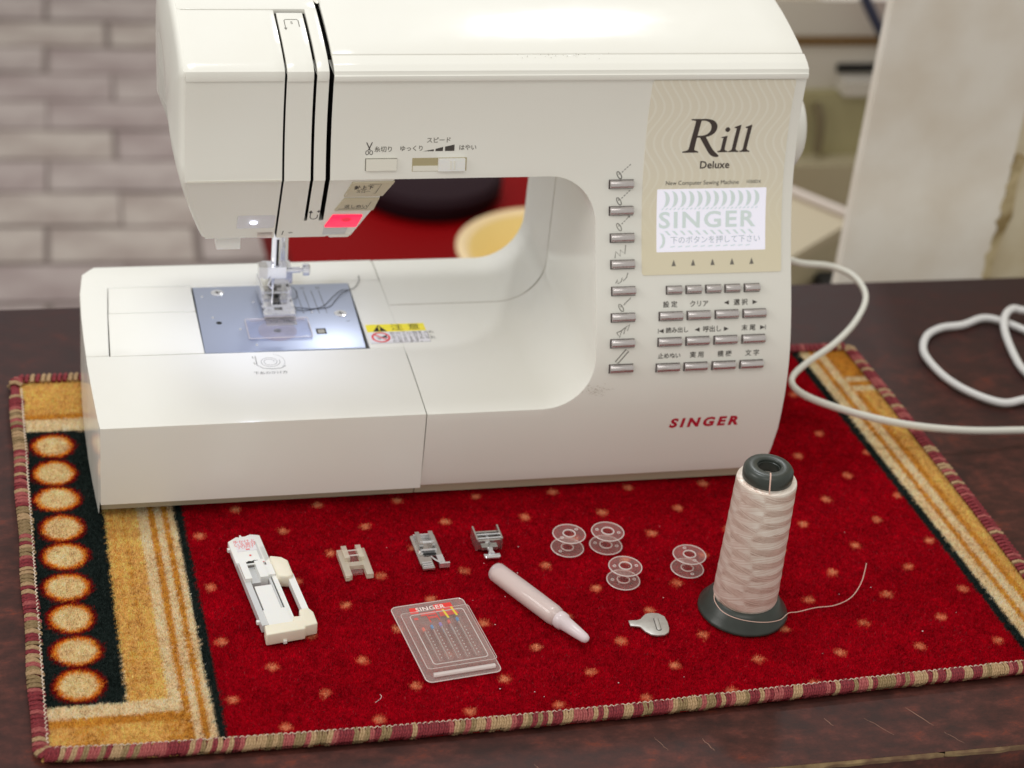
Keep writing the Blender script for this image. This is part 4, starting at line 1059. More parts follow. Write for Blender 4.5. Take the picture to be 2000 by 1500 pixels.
w3 = [poly2d([(-2.9 + k * .5, .14), (-2.7 + k * .5, .14), (-2.45 + k * .5, -.14), (-2.6 + k * .5, -.14)]) for k in range(12)]
flat_print('screen_waves', w3, 'ink_lcd', scr, on_front(42.8, 17.02, so))
w4 = [stroke2d([(-2.6 + k * .5, 0), (-2.3 + k * .5, .05)], .07) for k in range(11)]
flat_print('screen_waves', w4, 'ink_lcd', scr, on_front(42.9, 16.22, so))
flat_print('screen_waves', [poly2d([(.05, .5), (.28, .42), (.42, .15), (.42, -.15), (.28, -.42), (.0, -.5), (.2, -.2), (.24, 0), (.2, .25)])], 'ink_lcd', scr, on_front(39.55, 16.6, so))
# serif name
def bez(p0, p1, p2, p3, n=8):
    return [tuple(((1 - t) ** 3) * a + 3 * t * (1 - t) ** 2 * b + 3 * t * t * (1 - t) * c + t ** 3 * d for a, b, c, d in zip(p0, p1, p2, p3)) for t in [i / n for i in range(n)]]
R_out = [(0, 0), (0, .035)] + bez((.08, .05), (.16, .06), (.19, .09), (.20, .17)) + [(.32, .90)] + bez((.325, .96), (.30, .985), (.25, .99), (.17, .99)) + [(.17, 1.03), (.62, 1.03)] + bez((.62, 1.03), (.92, 1.03), (1.02, .86), (1.0, .74), 10) + bez((1.0, .74), (.98, .58), (.84, .50), (.68, .47), 8) + bez((.68, .47), (.80, .30), (.92, .02), (1.12, -.07), 8) + [(1.14, -.11)] + bez((1.10, -.14), (.98, -.16), (.86, -.10), (.78, .02), 8) + [(.50, .455), (.41, .455), (.365, .16)] + bez((.36, .09), (.38, .06), (.42, .05), (.50, .035)) + [(.50, 0)]
R_in = [(.42, .51), (.485, .93)] + bez((.50, .975), (.70, 1.0), (.83, .88), (.82, .74), 8) + bez((.82, .74), (.81, .58), (.66, .50), (.50, .51), 8)
def stem(x, h, lean=.14, dot=False):
    w_ = .095; s = lean
    out = [[(x - .10, 0), (x - .10, .03), (x - .03, .05), (x + .0, .09), (x + s * h * .9 - .02, h * .86), (x + s * h * .9 - .09, h * .88), (x + s * h * .9 - .09, h * .91), (x + s * h + w_, h), (x + s * h + w_, h - .03), (x + w_ + .02, .10), (x + w_ + .05, .05), (x + w_ + .12, .03), (x + w_ + .12, 0)]]
    return out
loops = [R_out, R_in]
arts = [outline2d(loops)] + [outline2d(stem(1.18, .50))] + [outline2d(stem(1.52, .84))] + [outline2d(stem(1.86, .84))] + [poly2d(circ(1.33, .69, .075, 16))]
flat_print('name_print', [([(x_ * 2.13 - 2.13 * 1.03, y_ * 2.13) for x_, y_ in a[0]], a[1]) for a in arts], 'ink_brown', pan, on_front(43.05, 21.86, so))
dl = text2d('Deluxe', .66, fat=.012, spacing=1.03)
ser = [stroke2d([(a, b), (a + c_, b)], .035) for a, b, c_ in ((-1.0, .235, .22), (-1.0, -.225, .22), (-.18, .25, .1), (-.2, -.225, .2), (.55, -.225, .14), (.33, -.225, .14), (.53, .11, .15), (.33, .11, .15), (-.03, .11, .1))]
flat_print('name_print', [dl], 'ink_brown', pan, on_front(43.05, 21.05, so))
flat_print('name_print', [text2d('New Computer Sewing Machine', .375, sx=.98)], 'ink', pan, on_front(42.33, 19.96, so))
flat_print('name_print', [text2d('1050DX', .29)], 'ink', pan, on_front(45.72, 19.97, so))
for x_ in (40.52, 41.8, 43.09, 44.39, 45.7):
    flat_print('printed_triangle', [poly2d([(-.14, -.2), (.14, -.2), (0, .2)])], 'ink_light', pan, on_front(x_, 15.33, so))

# ---- silver keys
def key_mesh(wd, ht, dp=.30):
    bm = bmesh.new(); prof = []
    for i in range(9):
        a = R(180 * i / 8); prof.append((-math.cos(a) * ht / 2, -.02 - dp * (.35 + .65 * math.sin(a))))
    prof = [(-ht / 2, .05)] + prof + [(ht / 2, .05)]
    A = [bm.verts.new((-wd / 2, y, z)) for z, y in prof]; B = [bm.verts.new((wd / 2, y, z)) for z, y in prof]; n = len(prof)
    bm.faces.new(A); bm.faces.new(B[::-1])
    for i in range(n): bm.faces.new((A[i], B[i], B[(i + 1) % n], A[(i + 1) % n]))
    bmesh.ops.recalc_face_normals(bm, faces=bm.faces[:])
    bevel(bm, .025, 2, 60)
    return finish('key', bm, 'silver', 50)
def surround_mesh(wd, ht): return finish('key_surround', bx(-wd / 2 - .055, wd / 2 + .035, -.018, .05, -ht / 2 - .05, ht / 2 + .035, .01), 'surround', None)
KM = {'w': (key_mesh(1.50, .50), surround_mesh(1.50, .50)), 's': (key_mesh(.97, .46), surround_mesh(.97, .46))}
def key(x, z, kind):
    s = slope(z); y = front(z)
    o = link_mesh('key', KM[kind][0], mach, Vector((x, y, z)) - Vector(ORG[mach.name]), (-math.atan(s), 0, 0))
    link_mesh('key_surround', KM[kind][1], o)
for x_, z_ in ((37.05, 19.96), (37.10, 18.38), (37.17, 16.82), (37.19, 15.33), (37.22, 13.84), (37.18, 12.35), (37.16, 10.84), (37.14, 9.28)): key(x_, z_, 'w')
for x_ in (40.54, 41.83, 43.14, 44.42, 45.72): key(x_, 13.81, 's')
for z_, xs_ in ((12.34, (40.32, 42.16, 44.03, 45.89)), (10.82, (40.26, 42.11, 43.98, 45.86)), (9.22, (40.22, 42.07, 43.94, 45.82))):
    for x_ in xs_: key(x_, z_, 'w')
def lab(body, x, z, size=.42, m='ink', sp=1.0): flat_print('printed_text', [text2d(body, size, spacing=sp, fat=.006)], m, mach, on_front(x, z))
def tri(x, z, d, bar=0):
    art = [poly2d([(-.16 * d, .14), (-.16 * d, -.14), (.17 * d, 0)][::(1 if d > 0 else -1)])]
    if bar: art.append(stroke2d([(.2 * d, .15), (.2 * d, -.15)], .04))
    flat_print('printed_triangle', art, 'ink', mach, on_front(x, z))
lab('設 定', 40.28, 12.98); lab('クリア', 42.2, 12.97); tri(44.02, 13.0, -1); lab('選 択', 44.97, 12.98); tri(45.93, 12.98, 1)
tri(39.70, 11.48, -1, 1); lab('読み出し', 40.75, 11.49, .38); tri(42.08, 11.49, -1); lab('呼出し', 43.08, 11.48); tri(44.02, 11.48, 1); lab('末 尾', 45.52, 11.48); tri(46.46, 11.49, 1, 1)
lab('止めぬい', 40.28, 9.94, .38); lab('実 用', 42.12, 9.94); lab('模 様', 43.97, 9.93); lab('文 字', 45.84, 9.92)
# stitch pictograms beside the left-hand keys
def needle_icon(tail=0, dash=True):
    a = [stroke2d([(-.22 + .17 * q[0] - .17 * q[1] * .9, -.2 + .12 * q[0] * .6 + .26 * q[1] * .8) for q in circ(0, 0, 1, 16)], .05, True)]
    a = [stroke2d([shift(([q], []), -.16, -.18, 1, R(30))[0][0] for q in circ(0, 0, .11, 16, ry=.26)], .05, True)]
    a += [poly2d(circ(-.17, -.1, .035, 8))]
    if tail == 2: a.append(stroke2d([(0, 0)] + [(.06 + .045 * k, .06 + .04 * k + (.035 if k % 2 else -.035)) for k in range(10)], .045))
    else: a += [stroke2d([(0 + .15 * k, .0 + .14 * k), (.09 + .15 * k, .085 + .14 * k)], .045) for k in range(4)]
    if tail == 1: a.append(stroke2d([(.45, .52), (.4, .40), (.55, .50), (.5, .38)], .045))
    return a
icons = [needle_icon(), needle_icon(), needle_icon(1), [stroke2d([(-.45, -.4), (-.4, 0), (-.1, -.28), (-.1, .1), (.2, -.15), (.25, .4)], .05)], [stroke2d([(-.45, -.3), (-.35, -.05), (-.3, -.32), (-.1, -.2), (-.02, .05), (.05, -.15), (.25, .05), (.35, .35)], .05)],
         needle_icon(2), [stroke2d([(-.45, -.1), (-.25, -.4), (-.12, .05), (.02, -.2), (.12, .22), (.25, 0), (.4, .4), (.1, .2), (-.15, .02), (-.45, -.1)], .05)],
         [stroke2d([(-.42, -.36), (.25, .42), (.42, .28), (-.25, -.48)], .07, True)]]
for a, (x_, z_) in zip(icons, ((37.05, 20.68), (37.10, 19.1), (37.13, 17.6), (37.15, 16.05), (37.18, 14.54), (37.22, 13.06), (37.22, 11.57), (37.16, 10.06))):
    flat_print('printed_pictogram', a, 'ink_light' if z_ < 18.5 else 'ink', mach, on_front(x_, z_))
# red name on the base
flat_print('name_print', [text2d('SINGER', .92, shear=.15, fat=.045, spacing=1.42, sx=1.14)], 'ink_red', mach, on_front(43.12, 5.14))['label'] = 'red slanted maker name'

# ---- thread cutter button and speed slider on the arm
def wedge(x0, x1, h0, h1): return poly2d([(x0, 0), (x1, 0), (x1, h1), (x0, h0)])
lab('糸切り', 22.05, 22.32, .38, 'ink_light'); lab('ゆっくり', 23.76, 22.35, .37, 'ink_light'); lab('はやい', 27.2, 22.36, .37, 'ink_light'); lab('スピード', 25.4, 22.84, .38, 'ink_light')
flat_print('printed_scale', [wedge(-.75, -.08, .0, .12), wedge(.02, .48, .14, .26), wedge(.60, 1.18, .27, .40)], 'ink', mach, on_front(25.2, 22.18))
flat_print('printed_scissors', [poly2d([(-.2, .42), (-.14, .42), (.08, -.05), (.02, -.08)]), poly2d([(.2, .42), (.14, .42), (-.08, -.05), (-.02, -.08)]), stroke2d(circ(-.12, -.22, .09, 12, ry=.13), .04, True), stroke2d(circ(.12, -.22, .09, 12, ry=.13), .04, True)], 'ink', mach, on_front(21.18, 22.36))
def block_on_front(x0, x1, z0, z1, lo, hi, w): 
    zc = (z0 + z1) / 2; s = slope(zc); bm = bx(x0 - (x0 + x1) / 2, x1 - (x0 + x1) / 2, -hi, -lo, z0 - zc, z1 - zc, w, 3)
    a = -math.atan(s); c, q = math.cos(a), math.sin(a)
    for v in bm.verts:
        y, z = v.co.y, v.co.z; v.co = Vector(((x0 + x1) / 2 + v.co.x, front(zc) + c * y - q * z, zc + q * y + c * z))
    return bm
o = obj('thread_cut_button', block_on_front(21.0, 22.86, 21.06, 21.76, -.1, .16, .12), 'ivory2', mach)
obj('button_gap', block_on_front(20.95, 22.9, 21.02, 21.8, -.1, .006, .01), 'ink_light', o)
sl = obj('speed_slider', block_on_front(25.4, 27.05, 20.99, 21.74, -.1, .24, .16), 'white_pl', mach)
tr = obj('slider_track', block_on_front(23.82, 27.18, 20.94, 21.78, -.1, .008, .01), mat('track_shadow_plastic', (176, 164, 128), .5), sl)
obj('track_lip', block_on_front(23.86, 25.5, 20.97, 21.3, -.1, .04, .03), 'ivory2', sl)
obj('slider_ridge', block_on_front(26.12, 26.2, 21.1, 21.62, .2, .27, .02), 'ivory2', sl)
obj('slider_ridge', block_on_front(26.34, 26.42, 21.1, 21.62, .2, .27, .02), 'ivory2', sl)

# ---- hand wheel on the right
bm = bmesh.new(); lathe(bm, [(2.2, 48.3), (2.9, 48.6), (3.0, 49.2), (2.95, 50.0), (2.75, 50.7), (2.3, 51.05), (1.2, 51.2), (.01, 51.25)], (0, 33.0, 20.3), 40, 'x'); obj('hand_wheel', bm, IV, mach, smooth=50)
# rubber feet, rub marks and fine scratches
for x_, y_ in ((7.5, 24.5), (45.5, 24.5), (7.5, 38.5), (45.5, 38.5)):
    bm = bmesh.new(); lathe(bm, [(.8, .01), (.85, .08), (.8, .6)], (x_, y_, 0), 20); obj('rubber_foot', bm, 'black', mach)
sm = []
for i in range(70):
    a_ = rng.gauss(0, .42); b_ = rng.gauss(0, .16); l_ = rng.uniform(.03, .14); q_ = rng.gauss(0, .4)
    sm.append(stroke2d([(a_, b_), (a_ + l_ * math.cos(q_), b_ + l_ * math.sin(q_))], rng.uniform(.008, .022)))
flat_print('rub_mark', sm, mat('rub_grey', (176, 166, 150), .7), mach, on_front(35.6, 7.85))['label'] = 'grey rub mark at the throat corner'
sm = []
for i in range(60):
    a_ = rng.gauss(0, .55); b_ = rng.gauss(0, .9); l_ = rng.uniform(.08, .5); q_ = rng.gauss(1.5, .5)
    sm.append(stroke2d([(a_, b_), (a_ + l_ * math.cos(q_), b_ + l_ * math.sin(q_))], rng.uniform(.006, .014)))
zb(sm, 30.6, 31.0, mat('scratch_white', (250, 250, 250), .12), 'scratches', mach, .008)
sm = [stroke2d([(a_, b_), (a_ + .25, b_ + rng.uniform(-.02, .06))], .012) for a_, b_ in [(rng.gauss(0, .35), rng.gauss(0, .25)) for _ in range(16)]]
flat_print('scratches', sm, mat('scratch_pale', (240, 236, 228), .3), mach, on_front(27.3, 3.6, .008))
sm = [poly2d(circ(rng.gauss(0, 1.6), rng.gauss(0, .10), rng.uniform(.012, .03), 6)) for _ in range(26)]
flat_print('rub_mark', sm, mat('rub_dark', (150, 144, 132), .7), mach, on_top(32.4, 27.3, .045))

# ------------------------------------------------------------------ accessories on the mat
def lb(name, parent, m, *a, w=.04, seg=2):
    return obj(name, bx(*a, w, seg) if w else bx(*a), m, parent, local=True)

# ---- buttonhole foot
t = thing('buttonhole_foot', 'long white plastic buttonhole foot with red print, left of the other attachments', 'sewing attachment', (13.3, 7.75, 0), R(6.6))
lb('rail', t, 'grey_pl', .05, .42, 1.2, 9.2, .12, .62)
lb('rail', t, 'grey_pl', 1.52, 1.66, .9, 8.6, .2, .62, w=.03)
lb('rail', t, 'white_pl', 1.74, 2.02, .9, 8.6, .12, .66)
lb('rail_strip', t, 'black', 1.64, 1.76, 2.2, 5.4, .15, .45, w=0)
bm = bmesh.new(); prism(bm, [(.0, 7.3), (1.75, 7.1), (2.05, 7.3), (2.05, 9.8), (1.5, 10.0), (1.15, 9.85), (.98, 9.86), (.92, 10.05), (.84, 10.05), (.80, 9.82), (.62, 9.9), (.02, 9.5)], .28, .66); bevel(bm, .05, 2, 40)
pl = obj('top_plate', bm, 'white_pl', t, local=True)
def lprint(name, art, m, parent, x0, y0, z):
    bm = bmesh.new()
    for vs, fs in art:
        V = [bm.verts.new((x0 + a, y0 + b, z)) for a, b in vs]
        for f in fs:
            try: bm.faces.new([V[i] for i in f])
            except ValueError: pass
    return obj(name, bm, m, parent, local=True, smooth=None)
lb('print_label', pl, 'sticker', .35, 1.55, 8.35, 9.45, .64, .69, w=.02)
lprint('printed_text', [shift(text2d(q, .34), 0, yy) for q, yy in (('手かけ上', .30), ('いる部分', 0), ('穴かけ', -.26))], 'red_print', pl, .95, 8.98, .694)
lprint('printed_mark', [poly2d([(-.1, -.05), (.14, -.05), (.14, .05), (-.1, .05)]), shift(poly2d(circ(0, 0, .07, 10)), .02, -.62), shift(stroke2d([(-.1, 0), (.1, 0)], .04), -.52, -1.45), shift(stroke2d([(-.1, 0), (.1, 0)], .04), .6, -1.4)], 'red_print', pl, .98, 8.48, .692)
lprint('needle_opening', [poly2d([(-.4, .12), (-.3, .05), (-.2, .16), (.0, .1), (.15, .18), (.38, .14), (.38, -.12), (-.36, -.14)])], 'black', pl, .95, 7.2, .668)
lb('rail_slot', pl, 'grey_pl', 1.5, 1.66, 7.4, 9.2, .6, .675, w=.01)
lb('foot_block', t, 'white_pl', .1, .52, 5.4, 7.05, .2, .86, w=.08)
lb('foot_block', t, 'white_pl', 1.02, 1.5, 5.4, 7.05, .2, .86, w=.08)
lb('foot_floor', t, 'grey_pl', .5, 1.04, 5.35, 6.9, .2, .5)
bm = bmesh.new(); lathe(bm, [(.06, .5), (.06, 1.05)], (0, 6.85, .78), 10, 'x'); obj('pin', bm, 'white_pl', t, local=True)
lb('clip', t, 'white_pl', 1.5, 1.98, 5.6, 6.6, .3, .8, w=.06)
bm = bmesh.new(); prism(bm, [(2.0, 5.2), (2.62, 5.0), (2.95, 5.15), (2.98, 6.6), (2.7, 7.0), (2.0, 7.3)], .1, .95); bevel(bm, .12, 3, 40); obj('bracket', bm, 'cream_pl', t, local=True)
lb('slide_arm', t, 'white_pl', 2.62, 3.02, 1.9, 5.5, .25, .72, w=.1, seg=3)
lb('button_gauge', t, 'white_pl', .5, 1.5, 2.5, 4.8, .2, .68, w=.06)
lb('button_holder', t, 'white_pl', .42, 1.78, .9, 2.45, .15, .72, w=.06)
bm = bmesh.new(); prism(bm, [(.0, 0), (2.35, .1), (2.35, .32), (3.12, .4), (3.16, 1.5), (2.98, 1.95), (2.4, 1.9), (2.32, 1.3), (1.9, 1.35), (1.8, .95), (.1, .9)], .06, .88); bevel(bm, .09, 3, 40); e_ = obj('end_block', bm, 'cream_pl', t, local=True)
lb('peg', e_, 'white_pl', 1.0, 1.2, -.1, .05, .12, .3, w=.04)
for yy in (1.7, 8.9): lb('peg', t, 'white_pl', -.12, .1, yy, yy + .2, .3, .5, w=.03)

# ---- clear foot
t = thing('clear_foot', 'small transparent plastic presser foot on the red mat', 'presser foot', (19.65, 14.0, 0), R(3))
for sx in (-1, 1):
    lb('side_rail', t, 'smoke', min(sx * .44, sx * .86), max(sx * .44, sx * .86), -.55, 2.1, .05, .38, w=.06)
    lb('upright', t, 'smoke', min(sx * .28, sx * .6), max(sx * .28, sx * .6), .9, 2.15, .3, .62, w=.05)
lb('bridge', t, 'smoke', -.5, .5, .42, .82, .08, .36, w=.05)
lb('toe', t, 'clear', -.38, .34, -.12, .4, .05, .2, w=.04)
lb('sole', t, 'clear', -.5, .5, .8, 2.1, .05, .16, w=.03)
for yy in (1.25, 1.75):
    bm = bmesh.new(); lathe(bm, [(.045, -.45), (.045, .45)], (0, yy, .52), 8, 'x'); obj('cross_pin', bm, 'clear_edge', t, local=True)
lb('lug', t, 'smoke', -.86, -.6, -.62, -.35, .05, .3, w=.05)

# ---- overlock foot
t = thing('overlock_foot', 'chrome presser foot with side guard, between the clear foot and the zipper foot', 'presser foot', (24.35, 14.2, 0), R(2.5))
bm = bmesh.new(); prism(bm, rrect(-.78, .78, 0.9, 3.1, .15, 3), .12, .26); bevel(bm, .03, 2, 40); pl = obj('plate', bm, 'chrome_dark', t, local=True)
lb('side_bar', t, 'chrome', .38, .78, -.05, .95, .12, .26, w=.03)
lb('side_bar', t, 'chrome_dark', -.78, -.42, .1, .95, .12, .26, w=.03)
lb('back_wall', t, 'chrome', -.62, .62, 2.72, 2.86, .26, .5, w=.04)
for sx in (-.42, .42): lb('upright', t, 'chrome_dark', sx - .13, sx + .13, 1.5, 2.8, .26, .72, w=.05)
bm = bmesh.new(); lathe(bm, [(.08, -.45), (.08, .45)], (0, 1.75, .66), 10, 'x'); obj('cross_pin', bm, 'chrome', t, local=True)
lb('cross_bar', t, 'chrome', -.5, .5, 1.18, 1.36, .26, .44, w=.05)
lprint('needle_slot', [poly2d(rrect(-.42, .42, -.12, .14, .1, 3))], 'black', pl, .02, 1.03, .264)
lb('tongue', t, 'chrome_dark', -.72, .02, -.35, .82, .12, .24, w=.04)
bm = bmesh.new(); tube(bm, catmull([(.05, .8, .25), (.2, .4, .3), (.38, .2, .28), (.6, .12, .3)], 5), .05, 6); obj('wire', bm, 'chrome', t, local=True)
lb('guard', t, 'chrome', .34, .98, -.22, -.08, .10, .42, w=.04)
for yy in (-.28, -.08, .14): lb('rib', t, 'chrome', -.66, -.06, yy, yy + .1, .2, .32, w=.03)

# ---- zipper foot
t = thing('zipper_foot', 'dark chrome zipper foot with narrow tongue, nearest the machine base', 'presser foot', (28.15, 14.6, 0), R(1))
lb('frame', t, 'chrome_dark', -.72, .72, 1.0, 1.14, .1, .75, w=.04)
lb('frame', t, 'chrome_dark', -.72, .72, 1.95, 2.08, .1, .7, w=.04)
for sx in (-.78, .78): lb('side_wall', t, 'chrome_dark', sx - .05, sx + .05, .95, 2.4, .05, .9, w=.04)
lb('floor_plate', t, 'chrome_dark', -.7, .7, 1.0, 2.05, .08, .16, w=.02)
bm = bmesh.new(); lathe(bm, [(.07, -.78), (.07, .78)], (0, 1.75, .66), 10, 'x'); obj('cross_pin', bm, 'chrome', t, local=True)
bm = bmesh.new(); lathe(bm, [(.06, -.78), (.06, .78)], (0, 1.3, .72), 10, 'x'); obj('cross_pin', bm, 'chrome', t, local=True)
lb('divider', t, 'chrome', -.06, .06, 1.0, 2.0, .15, .6, w=.03)
lb('shoulder', t, 'chrome_dark', -.5, .5, .78, 1.0, .2, .4, w=.05)
bm = bmesh.new(); prism(bm, [(-.2, .85), (-.12, .5), (-.22, .3), (.22, .3), (.14, .5), (.2, .85)], .18, .36); bevel(bm, .05, 2, 40); obj('neck', bm, 'chrome', t, local=True)
bm = bmesh.new(); prism(bm, [(-.5, .34), (-.5, -.02), (-.35, -.08), (.4, -.1), (.52, .0), (.52, .34), (.3, .3), (-.3, .3)], .14, .26); bevel(bm, .03, 2, 40); obj('toe', bm, 'chrome', t, local=True)

# ---- needle pack
t = thing('needle_case', 'clear plastic case of five sewing needles with red print', 'needle case', (23.6, 7.4, 0), R(7))
bm = bmesh.new(); prism(bm, rrect(-2.25, 2.25, -3.75, 3.3, .35, 4), .05, .12); bevel(bm, .03, 1, 40)
M['case'] = clear('case_plastic', (255, 250, 249), .84, .06)
base = obj('case_base', bm, 'case', t, local=True)
bm = bmesh.new(); prism(bm, rrect(-2.0, 2.2, -3.0, 2.2, .2, 4), .13, .5); bevel(bm, .08, 2, 40); obj('blister', bm, 'clear', t, local=True)
def ring_bm(x0, x1, y0, y1, z, r, rr=.25, n=4):
    bm = bmesh.new(); P = [(x, y, z) for x, y in rrect(x0, x1, y0, y1, rr, n)]; tube(bm, P + [P[0]], r, 5, caps=False); return bm
obj('moulded_edge', ring_bm(-2.25, 2.25, -3.75, 3.3, .10, .035, .35), 'clear_edge', t, local=True)
obj('moulded_edge', ring_bm(-1.55, 1.75, -2.75, 1.85, .5, .03, .2), 'clear_edge', t, local=True)
obj('moulded_edge', ring_bm(-2.0, 2.2, -3.0, 2.2, .44, .02, .2), 'clear_edge', t, local=True)
bm = bmesh.new(); tube(bm, [(-1.75, -3.32, .22), (1.95, -3.32, .22)], .13, 8, flat=1.2); obj('hinge', bm, 'clear_edge', t, local=True)
redp = mat('case_red_print', (236, 60, 54), .5)
lprint('red_print', [poly2d([(-1.25, -.25), (-.75, -.25), (-.7, .3), (-1.2, .32)]), poly2d([(.3, -.3), (1.45, -.3), (1.4, .36), (.3, .36)]), poly2d([(-.7, -.55), (.2, -.55), (.2, -.25), (-.7, -.25)]), poly2d([(-1.2, -.82), (-.95, -.82), (-.95, -.62), (-1.2, -.62)]), poly2d([(.4, -.82), (1.6, -.78), (1.5, -.4), (.45, -.4)]), poly2d([(-.3, -.86), (.2, -.86), (.2, -.66), (-.3, -.66)])], redp, base, .0, 2.65, .126)
lprint('printed_text', [text2d('SINGER', .50, fat=.012, spacing=1.1)], mat('case_white_print', (245, 225, 220), .5), base, .05, 2.72, .134)
heads = ((235, 120, 105), (70, 150, 215), (150, 130, 215), (225, 95, 95), (70, 150, 215))
for i in range(5):
    x_ = -1.05 + i * .56; hm = mat('needle_head_colour', heads[i], .4); yh = .75 + .12 * i
    bm = bmesh.new(); P = [(x_, y, .32) for y in (yh, yh - .3)]; tube(bm, P, .09, 8); nd = obj('needle', bm, hm, t, local=True)
    bm = bmesh.new(); tube(bm, [(x_, yh - .3, .32), (x_, -2.3, .32)], .045, 6, rad=[.06, .025]); obj('shaft', bm, 'chrome', nd, local=True)
    lb('channel', t, 'clear', x_ - .17, x_ + .17, -2.5, yh - .1, .2, .44, w=.07)
    bm = bmesh.new()
    for q in range(9): bmesh.ops.create_icosphere(bm, subdivisions=1, radius=.045, matrix=Matrix.Translation((x_ + .13, -2.2 + q * .3, .46)))
    obj('moulded_bumps', bm, 'clear_edge', t, local=True)
    if i in (1, 2): lprint('printed_line', [stroke2d([(-.05, .95), (.0, 0)], .05)], redp, base, x_, yh + .1, .50)
    if i in (3, 4): lprint('printed_line', [stroke2d([(-.08, .85), (.02, 0)], .13)], mat('case_yellow_print', (226, 206, 70), .5), base, x_, yh + .05, .505)

# ---- oil tube
t = thing('oil_tube', 'milky pink-white plastic oil tube lying slantwise on the mat', 'oil tube', (27.75, 12.75, 0.64), math.atan2(-7.3, 3.95))
bm = bmesh.new(); lathe(bm, [(.01, 0), (.35, .02), (.55, .12), (.62, .35), (.63, 3), (.62, 5.35), (.56, 5.65), (.44, 5.8), (.40, 5.9), (.01, 5.95)], (0, 0, 0), 28, 'x')
b_ = obj('bottle', bm, 'milky', t, local=True, smooth=50)
bm = bmesh.new(); lathe(bm, [(.01, .14), (.32, .16), (.5, .3), (.53, .6), (.53, 3), (.52, 5.3), (.46, 5.5), (.3, 5.6), (.01, 5.65)], (0, 0, 0), 24, 'x')
for v in bm.verts:
    if v.co.z > .12 and v.co.x < 3.6: v.co.z = .12 + (v.co.z - .12) * .15
obj('oil', bm, clear('pale_oil', (255, 238, 226), .5, .2, body=(238, 218, 206)), b_, local=True, smooth=50)
bm = bmesh.new(); lathe(bm, [(.38, 5.75), (.52, 5.8), (.55, 5.95), (.52, 6.25), (.44, 6.35), (.36, 7.4), (.29, 8.05), (.2, 8.25), (.01, 8.32)], (0, 0, 0), 24, 'x')
obj('cap', bm, 'milky_cap', t, local=True, smooth=50)

# ---- screwdriver plate
t = thing('plate_screwdriver', 'flat dull metal screwdriver plate with a rounded handle and short blade', 'screwdriver', (36.15, 7.05, 0), R(-6))
bm = bmesh.new(); P = [(-1.35, .42), (-1.32, -.06), (-.75, -.15)] + [(-.72 + .0, -.2), (-.5, -.62), (-.2, -.9), (.15, -1.0), (.6, -.95), (.9, -.7), (1.0, -.3), (1.0, .3), (.92, .8), (.6, 1.1), (.2, 1.15), (-.2, 1.05), (-.45, .75), (-.6, .55), (-.85, .45)]
prism(bm, P, .04, .17); bevel(bm, .04, 2, 40); o = obj('blade_plate', bm, 'matte_metal', t, local=True)
bm = bmesh.new(); prism(bm, rrect(.22, .46, -.55, .6, .1, 4), .17, .24); bevel(bm, .05, 3, 40); rb_ = obj('raised_rib', bm, 'matte_metal', t, local=True); lprint('rib_groove', [stroke2d(rrect(.20, .48, -.57, .62, .11, 4), .035, True)], 'ink', rb_, 0, 0, .176)

# ---- bobbins
def bobbin(loc, ang, label):
    t = thing('bobbin', label, 'bobbin', loc, ang, 'clear plastic bobbins')
    for k, (z0, z1) in enumerate(((.02, .11), (1.05, 1.14))):
        bm = bmesh.new(); lathe(bm, [(.33, z0), (1.0, z0), (1.02, (z0 + z1) / 2), (1.0, z1), (.33, z1)], (0, 0, 0), 40, closed=True)
        f = obj('flange', bm, 'clear', t, local=True, smooth=50)
        bm = bmesh.new(); P = [(1.01 * math.cos(R(a)), 1.01 * math.sin(R(a)), (z0 + z1) / 2) for a in range(0, 361, 10)]; tube(bm, P, .04, 5, caps=False); obj('flange_rim', bm, 'clear_edge', f, local=True)
        for a in (20, 200):
            bm = bmesh.new(); P = [(.68 * math.cos(R(a)) + .09 * math.cos(R(b)), .68 * math.sin(R(a)) + .09 * math.sin(R(b)), z1) for b in range(0, 361, 30)]; tube(bm, P, .028, 5, caps=False); obj('thread_hole', bm, 'clear_edge', f, local=True)
    bm = bmesh.new(); lathe(bm, [(.44, .1), (.44, 1.06), (.33, 1.06), (.33, .1)], (0, 0, 0), 28, closed=True); obj('core', bm, 'clear', t, local=True, smooth=50)
    for z in (.1, 1.14):
        bm = bmesh.new(); P = [(.38 * math.cos(R(a)), .38 * math.sin(R(a)), z) for a in range(0, 361, 15)]; tube(bm, P, .045, 6, caps=False); obj('core_rim', bm, 'clear_edge', t, local=True)
bobbin((33.1, 15.3, 0), R(15), 'leftmost clear bobbin of the four, next to another one')
bobbin((35.6, 15.3, 0), R(-40), 'clear bobbin farthest back, right of the leftmost bobbin')
bobbin((35.7, 11.65, 0), R(-25), 'clear bobbin in front of the two close-set bobbins')
bobbin((40.05, 12.4, 0), R(80), 'clear bobbin standing alone just left of the thread cone')

# ---- cone of thread
t = thing('thread_cone', 'cone of shiny pale pink thread on a dark green-grey plastic spool', 'thread cone', (42.2, 8.05, 0))
bm = bmesh.new(); lathe(bm, [(2.62, .02), (2.72, .06), (2.73, .16), (2.66, .24), (2.45, .55), (2.2, .92), (2.02, 1.12), (1.6, 1.2), (1.35, 1.25), (1.3, 9.3)], (0, 0, 0), 64)
for v in bm.verts:
    if v.co.z < .3: v.co *= 1 + .004 * math.sin(9 * math.atan2(v.co.y, v.co.x)) + .003 * math.sin(23 * math.atan2(v.co.y, v.co.x))
obj('spool_base', bm, 'dark_pl', t, local=True, smooth=50)
bm = bmesh.new(); lathe(bm, [(1.40, 9.3), (1.46, 9.6), (1.49, 9.95), (1.46, 10.25), (1.34, 10.42), (1.15, 10.5), (.74, 10.5), (.69, 10.46), (.68, 10.3), (.64, 10.28), (.62, 8.2), (.01, 8.2)], (0, 0, 0), 56)
